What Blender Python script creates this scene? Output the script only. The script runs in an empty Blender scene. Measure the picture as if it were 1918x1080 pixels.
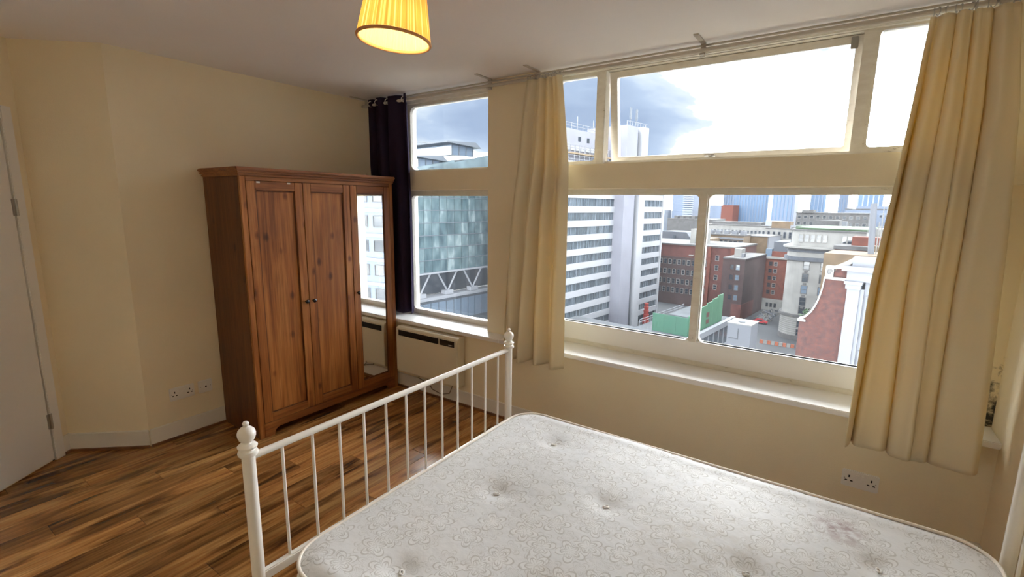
import bpy, bmesh, math, random
from mathutils import Vector, Matrix
random.seed(7)
PI = math.pi
sc = bpy.context.scene
C = sc.collection

# ------------------------------------------------------------------ camera
def make_camera():
    yaw, pit, roll = math.radians(34.5), math.radians(9.93), math.radians(.72)
    fw = Vector((-math.sin(yaw)*math.cos(pit), math.cos(yaw)*math.cos(pit), -math.sin(pit)))
    r = Vector((math.cos(yaw), math.sin(yaw), 0)); u = r.cross(fw)
    c, s = math.cos(roll), math.sin(roll)
    R, U = c*r + s*u, -s*r + c*u
    cd = bpy.data.cameras.new('camera'); cam = bpy.data.objects.new('camera', cd); C.objects.link(cam)
    cam.matrix_world = Matrix(((R.x, U.x, -fw.x, 0), (R.y, U.y, -fw.y, 0), (R.z, U.z, -fw.z, 1.55), (0, 0, 0, 1)))
    cd.sensor_width = 36; cd.lens = 900/1918*36; cd.clip_start = .05; cd.clip_end = 6000
    sc.camera = cam
make_camera()

# ------------------------------------------------------------------ sky, exposure
SKY = 18.5
def make_world():
    w = bpy.data.worlds.new('sky'); sc.world = w; w.use_nodes = True
    nt = w.node_tree; nt.nodes.clear(); N = nt.nodes.new; L = nt.links.new
    tc = N('ShaderNodeTexCoord'); mp = N('ShaderNodeMapping'); mp.inputs['Scale'].default_value = (1.0, 1.0, 2.2)
    mp.inputs['Location'].default_value = (5.36, 1.14, -.08)
    n1 = N('ShaderNodeTexNoise'); n1.inputs['Scale'].default_value = 2.1; n1.inputs['Detail'].default_value = 6; n1.inputs['Roughness'].default_value = .52
    n1.inputs['Distortion'].default_value = .25
    r = N('ShaderNodeValToRGB'); e = r.color_ramp.elements
    e[0].position = .30; e[0].color = (.0125, .0158, .0225, 1)
    e[1].position = .60; e[1].color = (1.0, 1.0, 1.0, 1)
    for p_, c_ in ((.405, (.0175, .0212, .028, 1)), (.465, (.027, .0295, .033, 1)), (.52, (.15, .16, .175, 1))):
        m = r.color_ramp.elements.new(p_); m.color = c_
    bg = N('ShaderNodeBackground'); bg.inputs['Strength'].default_value = SKY
    out = N('ShaderNodeOutputWorld')
    L(tc.outputs['Generated'], mp.inputs['Vector']); L(mp.outputs['Vector'], n1.inputs['Vector'])
    L(n1.outputs['Fac'], r.inputs['Fac']); L(r.outputs['Color'], bg.inputs['Color']); L(bg.outputs[0], out.inputs['Surface'])
make_world()
vs = sc.view_settings
vs.view_transform = 'Standard'; vs.look = 'None'; vs.gamma = 1; vs.use_curve_mapping = False
vs.exposure = 0.95
try:
    sc.cycles.use_denoising = True
    sc.cycles.max_bounces = 20; sc.cycles.diffuse_bounces = 16; sc.cycles.transparent_max_bounces = 12
    sc.cycles.sample_clamp_indirect = 30
except Exception:
    pass

# ------------------------------------------------------------------ helpers
class MB:
    """collects shapes; build() links them as one mesh object"""
    def __init__(s): s.v = []; s.f = []; s.m = []
    def add(s, vs_, fs, mi=0):
        o = len(s.v); s.v += [tuple(p) for p in vs_]; s.f += [tuple(i+o for i in f) for f in fs]; s.m += [mi]*len(fs); return s
    def box(s, x0, x1, y0, y1, z0, z1, mi=0):
        v = [(x0,y0,z0),(x1,y0,z0),(x1,y1,z0),(x0,y1,z0),(x0,y0,z1),(x1,y0,z1),(x1,y1,z1),(x0,y1,z1)]
        return s.add(v, [(3,2,1,0),(4,5,6,7),(0,1,5,4),(1,2,6,5),(2,3,7,6),(3,0,4,7)], mi)
    def prism(s, pts, y0, y1, mi=0, axis='y'):
        """polygon of (a, z) points extruded along an axis"""
        n = len(pts)
        if axis == 'y': v = [(a, y0, z) for a, z in pts] + [(a, y1, z) for a, z in pts]
        elif axis == 'x': v = [(y0, a, z) for a, z in pts] + [(y1, a, z) for a, z in pts]
        else: v = [(a, b, y0) for a, b in pts] + [(a, b, y1) for a, b in pts]
        f = [tuple(range(n)), tuple(range(2*n-1, n-1, -1))] + [(i, i+n, (i+1) % n + n, (i+1) % n) for i in range(n)]
        return s.add(v, f, mi)
    def tube(s, pts, r, n=12, cap=True, mi=0, closed=False):
        P = [Vector(p) for p in pts]; k = len(P); rr = r if isinstance(r, (list, tuple)) else [r]*k
        v = []; up = None
        for i, p in enumerate(P):
            a = P[(i-1) % k] if (closed or i) else p; b = P[(i+1) % k] if (closed or i < k-1) else p
            d = (b-a).normalized()
            if up is None: up = d.orthogonal().normalized()
            up = (up - d*up.dot(d)); up = up.normalized() if up.length > 1e-6 else d.orthogonal().normalized()
            w = d.cross(up)
            v += [p + (up*math.cos(2*PI*j/n) + w*math.sin(2*PI*j/n))*rr[i] for j in range(n)]
        f = []
        for i in range(k if closed else k-1):
            i2 = (i+1) % k
            f += [(i*n+j, i*n+(j+1) % n, i2*n+(j+1) % n, i2*n+j) for j in range(n)]
        if cap and not closed: f += [tuple(range(n-1, -1, -1)), tuple((k-1)*n+j for j in range(n))]
        return s.add(v, f, mi)
    def lathe(s, prof, c=(0,0,0), n=24, mi=0):
        """profile of (r, z) around the z axis"""
        k = len(prof); v = [(c[0]+r*math.cos(2*PI*j/n), c[1]+r*math.sin(2*PI*j/n), c[2]+z) for r, z in prof for j in range(n)]
        f = [(i*n+j, i*n+(j+1) % n, (i+1)*n+(j+1) % n, (i+1)*n+j) for i in range(k-1) for j in range(n)]
        f += [tuple(range(n-1, -1, -1)), tuple((k-1)*n+j for j in range(n))]
        return s.add(v, f, mi)
    def grid(s, fn, nu, nv, mi=0):
        v = [fn(i/nu, j/nv) for j in range(nv+1) for i in range(nu+1)]
        return s.add(v, [(j*(nu+1)+i, j*(nu+1)+i+1, (j+1)*(nu+1)+i+1, (j+1)*(nu+1)+i) for j in range(nv) for i in range(nu)], mi)
    def mesh(s, name, bevel=0, smooth=False, seg=2):
        me = bpy.data.meshes.new(name); me.from_pydata(s.v, [], s.f)
        for p, m in zip(me.polygons, s.m): p.material_index = m
        bm = bmesh.new(); bm.from_mesh(me)
        bmesh.ops.recalc_face_normals(bm, faces=bm.faces[:])
        if bevel: bmesh.ops.bevel(bm, geom=[e for e in bm.edges if e.is_manifold and e.calc_face_angle(0) > .5], offset=bevel, segments=seg, affect='EDGES', clamp_overlap=True)
        bm.to_mesh(me); bm.free()
        if smooth:
            me.polygons.foreach_set('use_smooth', [True]*len(me.polygons))
            if smooth != 'all':
                try: me.set_sharp_from_angle(angle=math.radians(38))
                except Exception: pass
        return me
    def build(s, name, mat, parent=None, bevel=0, smooth=False, loc=None, seg=2):
        return link(name, s.mesh(name, bevel, smooth, seg), mat, parent, loc)

def link(name, me, mat, parent=None, loc=None):
    o = bpy.data.objects.new(name, me); C.objects.link(o)
    if mat is not None and not me.materials:
        for m in (mat if isinstance(mat, (list, tuple)) else [mat]): me.materials.append(M[m])
    if parent: o.parent = parent
    if loc: o.location = loc
    return o
def tag(o, label=None, cat=None, group=None, kind=None):
    if label: o['label'] = label
    if cat: o['category'] = cat
    if group: o['group'] = group
    if kind: o['kind'] = kind
    return o
def empty(name, loc=(0,0,0), rz=0):
    o = bpy.data.objects.new(name, None); C.objects.link(o); o.location = loc; o.rotation_euler = (0,0,rz); o.empty_display_size = .1
    return o
def copy_tree(o, parent=None):
    c = o.copy(); C.objects.link(c); c.parent = parent
    for ch in list(o.children): copy_tree(ch, c)
    return c
def struct(o, label=None, cat=None): return tag(o, label, cat, kind='structure')

# ------------------------------------------------------------------ materials
M = {}
def nodes(name):
    m = bpy.data.materials.new(name); m.use_nodes = True; nt = m.node_tree
    M[name] = m
    return nt, nt.nodes['Principled BSDF'], nt.nodes.new, nt.links.new
def rgb(h):
    c = [int(h[i:i+2], 16)/255 for i in (0, 2, 4)]
    return tuple(x/12.92 if x <= .04045 else ((x+.055)/1.055)**2.4 for x in c) + (1,)
def mat(name, col, rough=.6, metal=0, noise=None, bump=None, spec=None, emit=None, coat=0):
    """noise = (scale, amount[, stretch]) mottles the colour; bump = (scale, strength)"""
    nt, b, N, L = nodes(name)
    col = rgb(col) if isinstance(col, str) else col
    b.inputs['Base Color'].default_value = col; b.inputs['Roughness'].default_value = rough; b.inputs['Metallic'].default_value = metal
    if spec is not None: b.inputs['Specular IOR Level'].default_value = spec
    if coat: b.inputs['Coat Weight'].default_value = coat; b.inputs['Coat Roughness'].default_value = .15
    tc = N('ShaderNodeTexCoord')
    if noise:
        n = N('ShaderNodeTexNoise'); n.inputs['Scale'].default_value = noise[0]; n.inputs['Detail'].default_value = 5
        mp = N('ShaderNodeMapping'); mp.inputs['Scale'].default_value = noise[2] if len(noise) > 2 else (1,1,1)
        L(tc.outputs['Object'], mp.inputs['Vector']); L(mp.outputs['Vector'], n.inputs['Vector'])
        r = N('ShaderNodeValToRGB'); a = noise[1]
        r.color_ramp.elements[0].position = .3; r.color_ramp.elements[1].position = .7
        r.color_ramp.elements[0].color = tuple(max(0, c*(1-a)) for c in col[:3])+(1,); r.color_ramp.elements[1].color = tuple(min(1, c*(1+a)) for c in col[:3])+(1,)
        L(n.outputs['Fac'], r.inputs['Fac']); L(r.outputs['Color'], b.inputs['Base Color'])
    if bump:
        n = N('ShaderNodeTexNoise'); n.inputs['Scale'].default_value = bump[0]; n.inputs['Detail'].default_value = 3
        L(tc.outputs['Object'], n.inputs['Vector']); bp = N('ShaderNodeBump'); bp.inputs['Strength'].default_value = bump[1]; bp.inputs['Distance'].default_value = .004
        L(n.outputs['Fac'], bp.inputs['Height']); L(bp.outputs['Normal'], b.inputs['Normal'])
    return M[name]
def ramp(N, stops):
    r = N('ShaderNodeValToRGB'); e = r.color_ramp.elements
    while len(e) < len(stops): e.new(.5)
    for x, (p, c) in zip(e, stops): x.position = p; x.color = rgb(c) if isinstance(c, str) else c
    return r

mat('wall_paint', (.84, .748, .555, 1), .85, noise=(1.2, .05), bump=(260, .25))
mat('ceiling_paint', (.84, .81, .81, 1), .9, noise=(.9, .03), bump=(180, .15))
mat('white_gloss', (.86, .85, .84, 1), .38)
mat('skirting_white', (.78, .75, .68, 1), .45)
mat('door_white', (.82, .81, .79, 1), .4, bump=(40, .05))
mat('white_enamel', (.82, .79, .74, 1), .3)
mat('plastic_white', (.80, .78, .74, 1), .35)
mat('heater_cream', (.72, .66, .50, 1), .45)
mat('black_plastic', (.015, .014, .013, 1), .4)
mat('dark_hole', (.01, .01, .01, 1), .6)
mat('chrome', (.75, .75, .75, 1), .2, 1)
mat('steel', (.45, .44, .42, 1), .35, 1)
mat('rod_paint', (.52, .48, .42, 1), .4)
mat('knob_black', (.012, .012, .016, 1), .25)
mat('cord_grey', (.20, .17, .13, 1), .6)
mat('scotia', (.20, .085, .03, 1), .4, noise=(12, .3))
mat('mattress_side', (.80, .77, .72, 1), .8)
mat('piping', (.80, .74, .66, 1), .7)
mat('tuft', (.72, .71, .70, 1), .9)
mat('mirror', (.92, .93, .93, 1), .01, 1)

def wood(name, dark, mid, light, axis, rough, rnd=False, streak=False, knots=True):
    nt, b, N, L = nodes(name)
    tc = N('ShaderNodeTexCoord'); oi = N('ShaderNodeObjectInfo')
    add = N('ShaderNodeVectorMath'); add.operation = 'ADD'
    cb = N('ShaderNodeCombineXYZ'); mul = N('ShaderNodeMath'); mul.operation = 'MULTIPLY'; mul.inputs[1].default_value = 57.0
    L(oi.outputs['Random'], mul.inputs[0]); [L(mul.outputs[0], cb.inputs[i]) for i in range(3)]
    L(tc.outputs['Object'], add.inputs[0]); L(cb.outputs[0], add.inputs[1])
    st = [9.0, 9.0, 9.0]; st['xyz'.index(axis)] = .8
    mp = N('ShaderNodeMapping'); mp.inputs['Scale'].default_value = st; L(add.outputs[0], mp.inputs['Vector'])
    n1 = N('ShaderNodeTexNoise'); n1.inputs['Scale'].default_value = 1.3; n1.inputs['Detail'].default_value = 7; n1.inputs['Roughness'].default_value = .62; n1.inputs['Distortion'].default_value = .8
    L(mp.outputs['Vector'], n1.inputs['Vector'])
    r1 = ramp(N, [(.28, dark), (.48, mid), (.72, light)]); L(n1.outputs['Fac'], r1.inputs['Fac'])
    st2 = [60.0, 60.0, 60.0]; st2['xyz'.index(axis)] = 2.2
    mp2 = N('ShaderNodeMapping'); mp2.inputs['Scale'].default_value = st2; L(add.outputs[0], mp2.inputs['Vector'])
    n2 = N('ShaderNodeTexNoise'); n2.inputs['Scale'].default_value = 1.5; n2.inputs['Detail'].default_value = 3; L(mp2.outputs['Vector'], n2.inputs['Vector'])
    r2 = ramp(N, [(.3, (.62,.58,.55,1)), (.62, (1,1,1,1))]); L(n2.outputs['Fac'], r2.inputs['Fac'])
    mx = N('ShaderNodeMix'); mx.data_type = 'RGBA'; mx.blend_type = 'MULTIPLY'; mx.inputs['Factor'].default_value = 1
    L(r1.outputs['Color'], mx.inputs['A']); L(r2.outputs['Color'], mx.inputs['B']); col = mx.outputs['Result']
    if knots:
        mpk = N('ShaderNodeMapping'); sk = [8.5, 8.5, 8.5]; sk['xyz'.index(axis)] = 5.4; mpk.inputs['Scale'].default_value = sk; L(add.outputs[0], mpk.inputs['Vector'])
        vk = N('ShaderNodeTexVoronoi'); vk.inputs['Scale'].default_value = 1.0; L(mpk.outputs['Vector'], vk.inputs['Vector'])
        nz = N('ShaderNodeMath'); nz.operation = 'MULTIPLY_ADD'; nz.inputs[1].default_value = .16; L(n2.outputs['Fac'], nz.inputs[0]); L(vk.outputs['Distance'], nz.inputs[2])
        rk = ramp(N, [(.13, (.22,.13,.10,1)), (.20, (.55,.45,.4,1)), (.27, (1,1,1,1))]); L(nz.outputs[0], rk.inputs['Fac'])
        m2 = N('ShaderNodeMix'); m2.data_type = 'RGBA'; m2.blend_type = 'MULTIPLY'; m2.inputs['Factor'].default_value = .85
        L(col, m2.inputs['A']); L(rk.outputs['Color'], m2.inputs['B']); col = m2.outputs['Result']
    if streak:
        mp3 = N('ShaderNodeMapping'); s3 = [13.0, 13.0, 13.0]; s3['xyz'.index(axis)] = 2.3; mp3.inputs['Scale'].default_value = s3; L(add.outputs[0], mp3.inputs['Vector'])
        n3 = N('ShaderNodeTexNoise'); n3.inputs['Scale'].default_value = .9; n3.inputs['Detail'].default_value = 5; n3.inputs['Distortion'].default_value = .6; L(mp3.outputs['Vector'], n3.inputs['Vector'])
        r3 = ramp(N, [(.35, (.24,.20,.18,1)), (.43, (.66,.62,.60,1)), (.50, (1,1,1,1))]); L(n3.outputs['Fac'], r3.inputs['Fac'])
        m3 = N('ShaderNodeMix'); m3.data_type = 'RGBA'; m3.blend_type = 'MULTIPLY'; m3.inputs['Factor'].default_value = 1
        L(col, m3.inputs['A']); L(r3.outputs['Color'], m3.inputs['B']); col = m3.outputs['Result']
    if rnd:
        hs = N('ShaderNodeHueSaturation'); mr = N('ShaderNodeMapRange'); mr.inputs['To Min'].default_value = .72; mr.inputs['To Max'].default_value = 1.22
        L(oi.outputs['Random'], mr.inputs['Value']); L(mr.outputs['Result'], hs.inputs['Value']); L(col, hs.inputs['Color']); col = hs.outputs['Color']
    L(col, b.inputs['Base Color']); b.inputs['Roughness'].default_value = rough
    bp = N('ShaderNodeBump'); bp.inputs['Strength'].default_value = .12; bp.inputs['Distance'].default_value = .002
    L(n2.outputs['Fac'], bp.inputs['Height']); L(bp.outputs['Normal'], b.inputs['Normal'])
wood('floor_wood', '74492a', 'b07a44', 'd4a668', 'y', .22, rnd=True, streak=True, knots=False)
wood('pine_panel', '743f1b', 'a1622e', 'bd8046', 'z', .42)
wood('pine_rail', '6e3c1a', '965a2b', 'b0743d', 'y', .42, knots=False)
wood('pine_side', '4e2a12', '683b1b', '7a4a25', 'z', .45)

def paint_chipped():
    nt, b, N, L = nodes('frame_paint')
    tc = N('ShaderNodeTexCoord'); mp = N('ShaderNodeMapping'); mp.inputs['Scale'].default_value = (5, 14, 14)
    L(tc.outputs['Object'], mp.inputs['Vector'])
    n = N('ShaderNodeTexNoise'); n.inputs['Scale'].default_value = 2.2; n.inputs['Detail'].default_value = 8; n.inputs['Roughness'].default_value = .68
    L(mp.outputs['Vector'], n.inputs['Vector'])
    r = ramp(N, [(.26, (.10,.085,.07,1)), (.31, (.40,.35,.28,1)), (.345, (.72,.68,.60,1)), (.6, (.80,.77,.70,1))]); L(n.outputs['Fac'], r.inputs['Fac'])
    L(r.outputs['Color'], b.inputs['Base Color']); b.inputs['Roughness'].default_value = .5
    bp = N('ShaderNodeBump'); bp.inputs['Strength'].default_value = .3; bp.inputs['Distance'].default_value = .003; L(n.outputs['Fac'], bp.inputs['Height']); L(bp.outputs['Normal'], b.inputs['Normal'])
paint_chipped()

def mould_wall():
    """cream paint with black damp mould growing up from the sill in the corner"""
    nt, b, N, L = nodes('mouldy_paint')
    tc = N('ShaderNodeTexCoord'); n = N('ShaderNodeTexNoise'); n.inputs['Scale'].default_value = 26; n.inputs['Detail'].default_value = 8; n.inputs['Roughness'].default_value = .7
    L(tc.outputs['Object'], n.inputs['Vector'])
    sx = N('ShaderNodeSeparateXYZ'); L(tc.outputs['Object'], sx.inputs[0])
    mr = N('ShaderNodeMapRange'); mr.inputs['From Min'].default_value = .57; mr.inputs['From Max'].default_value = 1.05; mr.inputs['To Min'].default_value = .23; mr.inputs['To Max'].default_value = -.22
    L(sx.outputs['Z'], mr.inputs['Value'])
    a = N('ShaderNodeMath'); a.operation = 'ADD'; L(n.outputs['Fac'], a.inputs[0]); L(mr.outputs['Result'], a.inputs[1])
    r = ramp(N, [(.50, (.84,.748,.555,1)), (.58, (.42,.36,.25,1)), (.68, (.04,.04,.035,1))]); L(a.outputs[0], r.inputs['Fac'])
    L(r.outputs['Color'], b.inputs['Base Color']); b.inputs['Roughness'].default_value = .9
mould_wall()

def fabric(name, col, trans, tcol, weave=900):
    nt, b, N, L = nodes(name)
    tc = N('ShaderNodeTexCoord'); n = N('ShaderNodeTexNoise'); n.inputs['Scale'].default_value = weave; L(tc.outputs['Object'], n.inputs['Vector'])
    b.inputs['Base Color'].default_value = col; b.inputs['Roughness'].default_value = .95; b.inputs['Specular IOR Level'].default_value = .1
    bp = N('ShaderNodeBump'); bp.inputs['Strength'].default_value = .12; bp.inputs['Distance'].default_value = .001; L(n.outputs['Fac'], bp.inputs['Height']); L(bp.outputs['Normal'], b.inputs['Normal'])
    t = N('ShaderNodeBsdfTranslucent'); t.inputs['Color'].default_value = tcol
    mx = N('ShaderNodeMixShader'); mx.inputs['Fac'].default_value = trans
    L(b.outputs[0], mx.inputs[1]); L(t.outputs[0], mx.inputs[2]); L(mx.outputs[0], nt.nodes['Material Output'].inputs['Surface'])
def shade_fabric():
    nt, b, N, L = nodes('shade_fabric')          # pleated orange outside, pale lining inside
    tc = N('ShaderNodeTexCoord'); sx = N('ShaderNodeSeparateXYZ'); L(tc.outputs['Object'], sx.inputs[0])
    at = N('ShaderNodeMath'); at.operation = 'ARCTAN2'; L(sx.outputs['Y'], at.inputs[0]); L(sx.outputs['X'], at.inputs[1])
    cb = N('ShaderNodeCombineXYZ'); L(at.outputs[0], cb.inputs[0])
    n = N('ShaderNodeTexNoise'); n.inputs['Scale'].default_value = 13; n.inputs['Detail'].default_value = 1; L(cb.outputs[0], n.inputs['Vector'])
    r = ramp(N, [(.35, (.62, .28, .07, 1)), (.52, (.80, .40, .11, 1)), (.62, (.98, .70, .34, 1))]); L(n.outputs['Fac'], r.inputs['Fac'])
    g = N('ShaderNodeNewGeometry')
    mx = N('ShaderNodeMix'); mx.data_type = 'RGBA'; L(g.outputs['Backfacing'], mx.inputs['Factor']); L(r.outputs['Color'], mx.inputs['A']); mx.inputs['B'].default_value = (.9, .80, .50, 1)
    L(mx.outputs['Result'], b.inputs['Base Color']); b.inputs['Roughness'].default_value = .9
    t = N('ShaderNodeBsdfTranslucent'); L(r.outputs['Color'], t.inputs['Color'])
    m = N('ShaderNodeMixShader'); m.inputs['Fac'].default_value = .45
    L(b.outputs[0], m.inputs[1]); L(t.outputs[0], m.inputs[2]); L(m.outputs[0], nt.nodes['Material Output'].inputs['Surface'])
fabric('cream_fabric', (.78, .715, .54, 1), .17, (.90, .66, .16, 1))
fabric('purple_fabric', (.030, .021, .047, 1), .02, (.06, .04, .10, 1))
shade_fabric()
fabric('shade_band', (.55, .30, .14, 1), .1, (.8, .4, .1, 1), 400)

def glass_mat(name, haze):  # haze: bluish dust film that also imitates the hazy air outdoors
    nt, b, N, L = nodes(name)
    nt.nodes.remove(b)
    tr = N('ShaderNodeBsdfTransparent'); tr.inputs['Color'].default_value = (.94, .96, .96, 1)
    gl = N('ShaderNodeBsdfGlossy'); gl.inputs['Roughness'].default_value = .02
    fr = N('ShaderNodeFresnel'); fr.inputs['IOR'].default_value = 1.25
    m1 = N('ShaderNodeMixShader'); L(fr.outputs[0], m1.inputs['Fac']); L(tr.outputs[0], m1.inputs[1]); L(gl.outputs[0], m1.inputs[2])
    tl = N('ShaderNodeBsdfTranslucent'); tl.inputs['Color'].default_value = (.86, .92, 1, 1)
    tc = N('ShaderNodeTexCoord'); mp = N('ShaderNodeMapping'); mp.inputs['Scale'].default_value = (14, 1, 1.2); L(tc.outputs['Object'], mp.inputs['Vector'])
    n = N('ShaderNodeTexNoise'); n.inputs['Scale'].default_value = 2; n.inputs['Detail'].default_value = 5; L(mp.outputs['Vector'], n.inputs['Vector'])
    mr = N('ShaderNodeMapRange'); mr.inputs['From Min'].default_value = .3; mr.inputs['From Max'].default_value = .7; mr.inputs['To Min'].default_value = haze*.6; mr.inputs['To Max'].default_value = haze*1.4
    L(n.outputs['Fac'], mr.inputs['Value'])
    m2 = N('ShaderNodeMixShader'); L(mr.outputs['Result'], m2.inputs['Fac']); L(m1.outputs[0], m2.inputs[1]); L(tl.outputs[0], m2.inputs[2])
    L(m2.outputs[0], nt.nodes['Material Output'].inputs['Surface'])
glass_mat('window_glass', .0045)
glass_mat('window_glass_dust_haze', .013)

def mattress_mat():
    nt, b, N, L = nodes('mattress_damask')
    def math_(op, *a):
        m = N('ShaderNodeMath'); m.operation = op
        for i, x in enumerate(a):
            if isinstance(x, (int, float)): m.inputs[i].default_value = x
            else: L(x, m.inputs[i])
        return m.outputs[0]
    tc = N('ShaderNodeTexCoord')
    def flowers(scale, off, lo):
        mp = N('ShaderNodeMapping'); mp.inputs['Scale'].default_value = (scale, scale, 0); mp.inputs['Location'].default_value = (off, off*.7, 0)
        L(tc.outputs['Object'], mp.inputs['Vector'])
        v = N('ShaderNodeTexVoronoi'); v.voronoi_dimensions = '2D'; v.inputs['Scale'].default_value = 1; v.inputs['Randomness'].default_value = .75; L(mp.outputs['Vector'], v.inputs['Vector'])
        d = N('ShaderNodeVectorMath'); d.operation = 'SUBTRACT'; L(mp.outputs['Vector'], d.inputs[0]); L(v.outputs['Position'], d.inputs[1])
        s = N('ShaderNodeSeparateXYZ'); L(d.outputs[0], s.inputs[0])
        sc_ = N('ShaderNodeSeparateColor'); L(v.outputs['Color'], sc_.inputs[0])
        ang = math_('ADD', math_('ARCTAN2', s.outputs['Y'], s.outputs['X']), math_('MULTIPLY', sc_.outputs[0], 6.28))
        pet = math_('ADD', .20, math_('MULTIPLY', .26, math_('ABSOLUTE', math_('COSINE', math_('MULTIPLY', ang, 2.5)))))
        f = math_('DIVIDE', v.outputs['Distance'], pet)
        l1 = math_('LESS_THAN', math_('ABSOLUTE', math_('SUBTRACT', f, 1.0)), .06)
        l2 = math_('LESS_THAN', math_('ABSOLUTE', math_('SUBTRACT', f, .62)), .05)
        ra = math_('MULTIPLY', math_('LESS_THAN', math_('ABSOLUTE', math_('SINE', math_('MULTIPLY', ang, 2.5))), .10), math_('LESS_THAN', f, .55))
        return math_('MAXIMUM', math_('MAXIMUM', l1, l2), ra), math_('MULTIPLY', math_('LESS_THAN', f, 1.0), .5)
    la, fa = flowers(9.0, 0, 0); lb, fb = flowers(13.0, 3.3, 0)
    line = math_('MAXIMUM', la, math_('MULTIPLY', lb, .6))
    mx = N('ShaderNodeMix'); mx.data_type = 'RGBA'; mx.inputs['A'].default_value = (.60, .60, .612, 1); mx.inputs['B'].default_value = (.44, .428, .418, 1); L(line, mx.inputs['Factor'])
    m2 = N('ShaderNodeMix'); m2.data_type = 'RGBA'; m2.inputs['B'].default_value = (.67, .668, .672, 1); L(math_('MULTIPLY', fa, math_('SUBTRACT', 1, line)), m2.inputs['Factor']); L(mx.outputs['Result'], m2.inputs['A'])
    col = m2.outputs['Result']
    for (cx, cy, rad, amt, c) in ((.51, .50, .10, 1.0, (.26,.16,.17,1)), (.60, .39, .06, .5, (.4,.33,.28,1)), (.16, .13, .32, .28, (.40,.35,.28,1))):
        vm = N('ShaderNodeVectorMath'); vm.operation = 'DISTANCE'; L(tc.outputs['Object'], vm.inputs[0]); vm.inputs[1].default_value = (cx, cy, .17)
        n = N('ShaderNodeTexNoise'); n.inputs['Scale'].default_value = 28; n.inputs['Detail'].default_value = 6; L(tc.outputs['Object'], n.inputs['Vector'])
        mr = N('ShaderNodeMapRange'); mr.inputs['From Min'].default_value = 0; mr.inputs['From Max'].default_value = rad; mr.inputs['To Min'].default_value = amt; mr.inputs['To Max'].default_value = 0; L(vm.outputs['Value'], mr.inputs['Value'])
        nn = N('ShaderNodeMapRange'); nn.inputs['From Min'].default_value = .42; nn.inputs['From Max'].default_value = .62; L(n.outputs['Fac'], nn.inputs['Value'])
        k = N('ShaderNodeMix'); k.data_type = 'RGBA'; L(math_('MULTIPLY', mr.outputs['Result'], nn.outputs['Result']), k.inputs['Factor']); L(col, k.inputs['A']); k.inputs['B'].default_value = c
        col = k.outputs['Result']
    L(col, b.inputs['Base Color']); b.inputs['Roughness'].default_value = .75; b.inputs['Sheen Weight'].default_value = .2
    n = N('ShaderNodeTexNoise'); n.inputs['Scale'].default_value = 9; n.inputs['Detail'].default_value = 5; L(tc.outputs['Object'], n.inputs['Vector'])
    bp = N('ShaderNodeBump'); bp.inputs['Strength'].default_value = .35; bp.inputs['Distance'].default_value = .02; L(n.outputs['Fac'], bp.inputs['Height'])
    b2 = N('ShaderNodeBump'); b2.invert = True; b2.inputs['Strength'].default_value = .4; b2.inputs['Distance'].default_value = .002; L(line, b2.inputs['Height']); L(bp.outputs['Normal'], b2.inputs['Normal']); L(b2.outputs['Normal'], b.inputs['Normal'])
mattress_mat()

# ------------------------------------------------------------------ room shell
XL, XR, YW, CH = -3.50, .633, 2.72, 2.40
YP = 2.82                                  # face of the pier and beam, set back behind the sill
C1, C2 = Vector((-3.5, 1.046, 0)), Vector((-3.845, .735, 0))
DD = Vector((.61, -.792, 0)).normalized()   # direction of the door wall
YB = -.5                                    # unseen back wall, set close behind the camera to keep more light in
C3 = C2 + DD*((C2.y-YB)/-DD.y)

def slab(a, b, t, z0, z1, mb=None):
    """vertical slab along a-b, its room face on a-b and its thickness t on the left of a->b"""
    a, b = Vector(a), Vector(b); d = (b-a).normalized(); n = Vector((-d.y, d.x, 0))*t
    q = [(a.x,a.y), (b.x,b.y), (b.x+n.x,b.y+n.y), (a.x+n.x,a.y+n.y)]
    return (mb or MB()).prism(q, z0, z1, axis='z')

fl = struct(MB().box(-4.1, .75, -.62, 2.80, -.06, -.013).build('floor', 'dark_hole'))
PW = .126
pm = {}
row = 0; x = -4.02
while x < .66:
    y = -.6 - (row*0.47 % 1.2) ; first = True
    while y < 2.74:
        a = max(y, -.6); b_ = min(y+1.215, 2.745)
        if b_-a > .06:
            key = round(b_-a, 3)
            if key not in pm:
                L2 = key/2-.0007; pm[key] = MB().box(-PW/2+.0007, PW/2-.0007, -L2, L2, -.0125, 0).mesh('plank', .0014, seg=1)
            link('plank', pm[key], 'floor_wood', fl, (x+PW/2, (a+b_)/2, 0))
        y += 1.215
    row += 1; x += PW

struct(MB().box(-4.1, .75, -.62, 3.10, CH, CH+.1).build('ceiling', 'ceiling_paint'))
struct(slab((XL, 3.1), (XL, C1.y), -.12, 0, CH).build('wall_left', 'wall_paint'))
struct(slab(C1, C2, -.1, 0, CH).build('wall_chamfer', 'wall_paint'))
struct(slab(C2, C3, -.1, 0, CH).build('wall_door', 'wall_paint'))
struct(slab((C3.x-.1, YB, 0), (XR+.1, YB, 0), -.1, 0, CH).build('wall_back', 'wall_paint'))
struct(MB().box(XR, XR+.12, YB, 3.10, 0, CH).build('wall_right', 'wall_paint'))
PXL, PXR = -2.16, -1.74                     # pier between the two windows
wb = MB(); wb.box(XL, XR, YW, 3.10, 0, .565)
wb.box(PXL, PXR, YP, 3.10, .565, CH)
wb.box(XL, PXL, YP, 3.10, 1.655, 1.803); wb.box(PXR, XR, YP, 3.10, 1.655, 1.803)
wb.box(XL, -3.16, 2.93, 3.10, .565, 1.655); wb.box(XL, -3.16, 2.93, 3.10, 1.803, CH)
ww = struct(wb.build('wall_window', 'wall_paint'))
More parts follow.
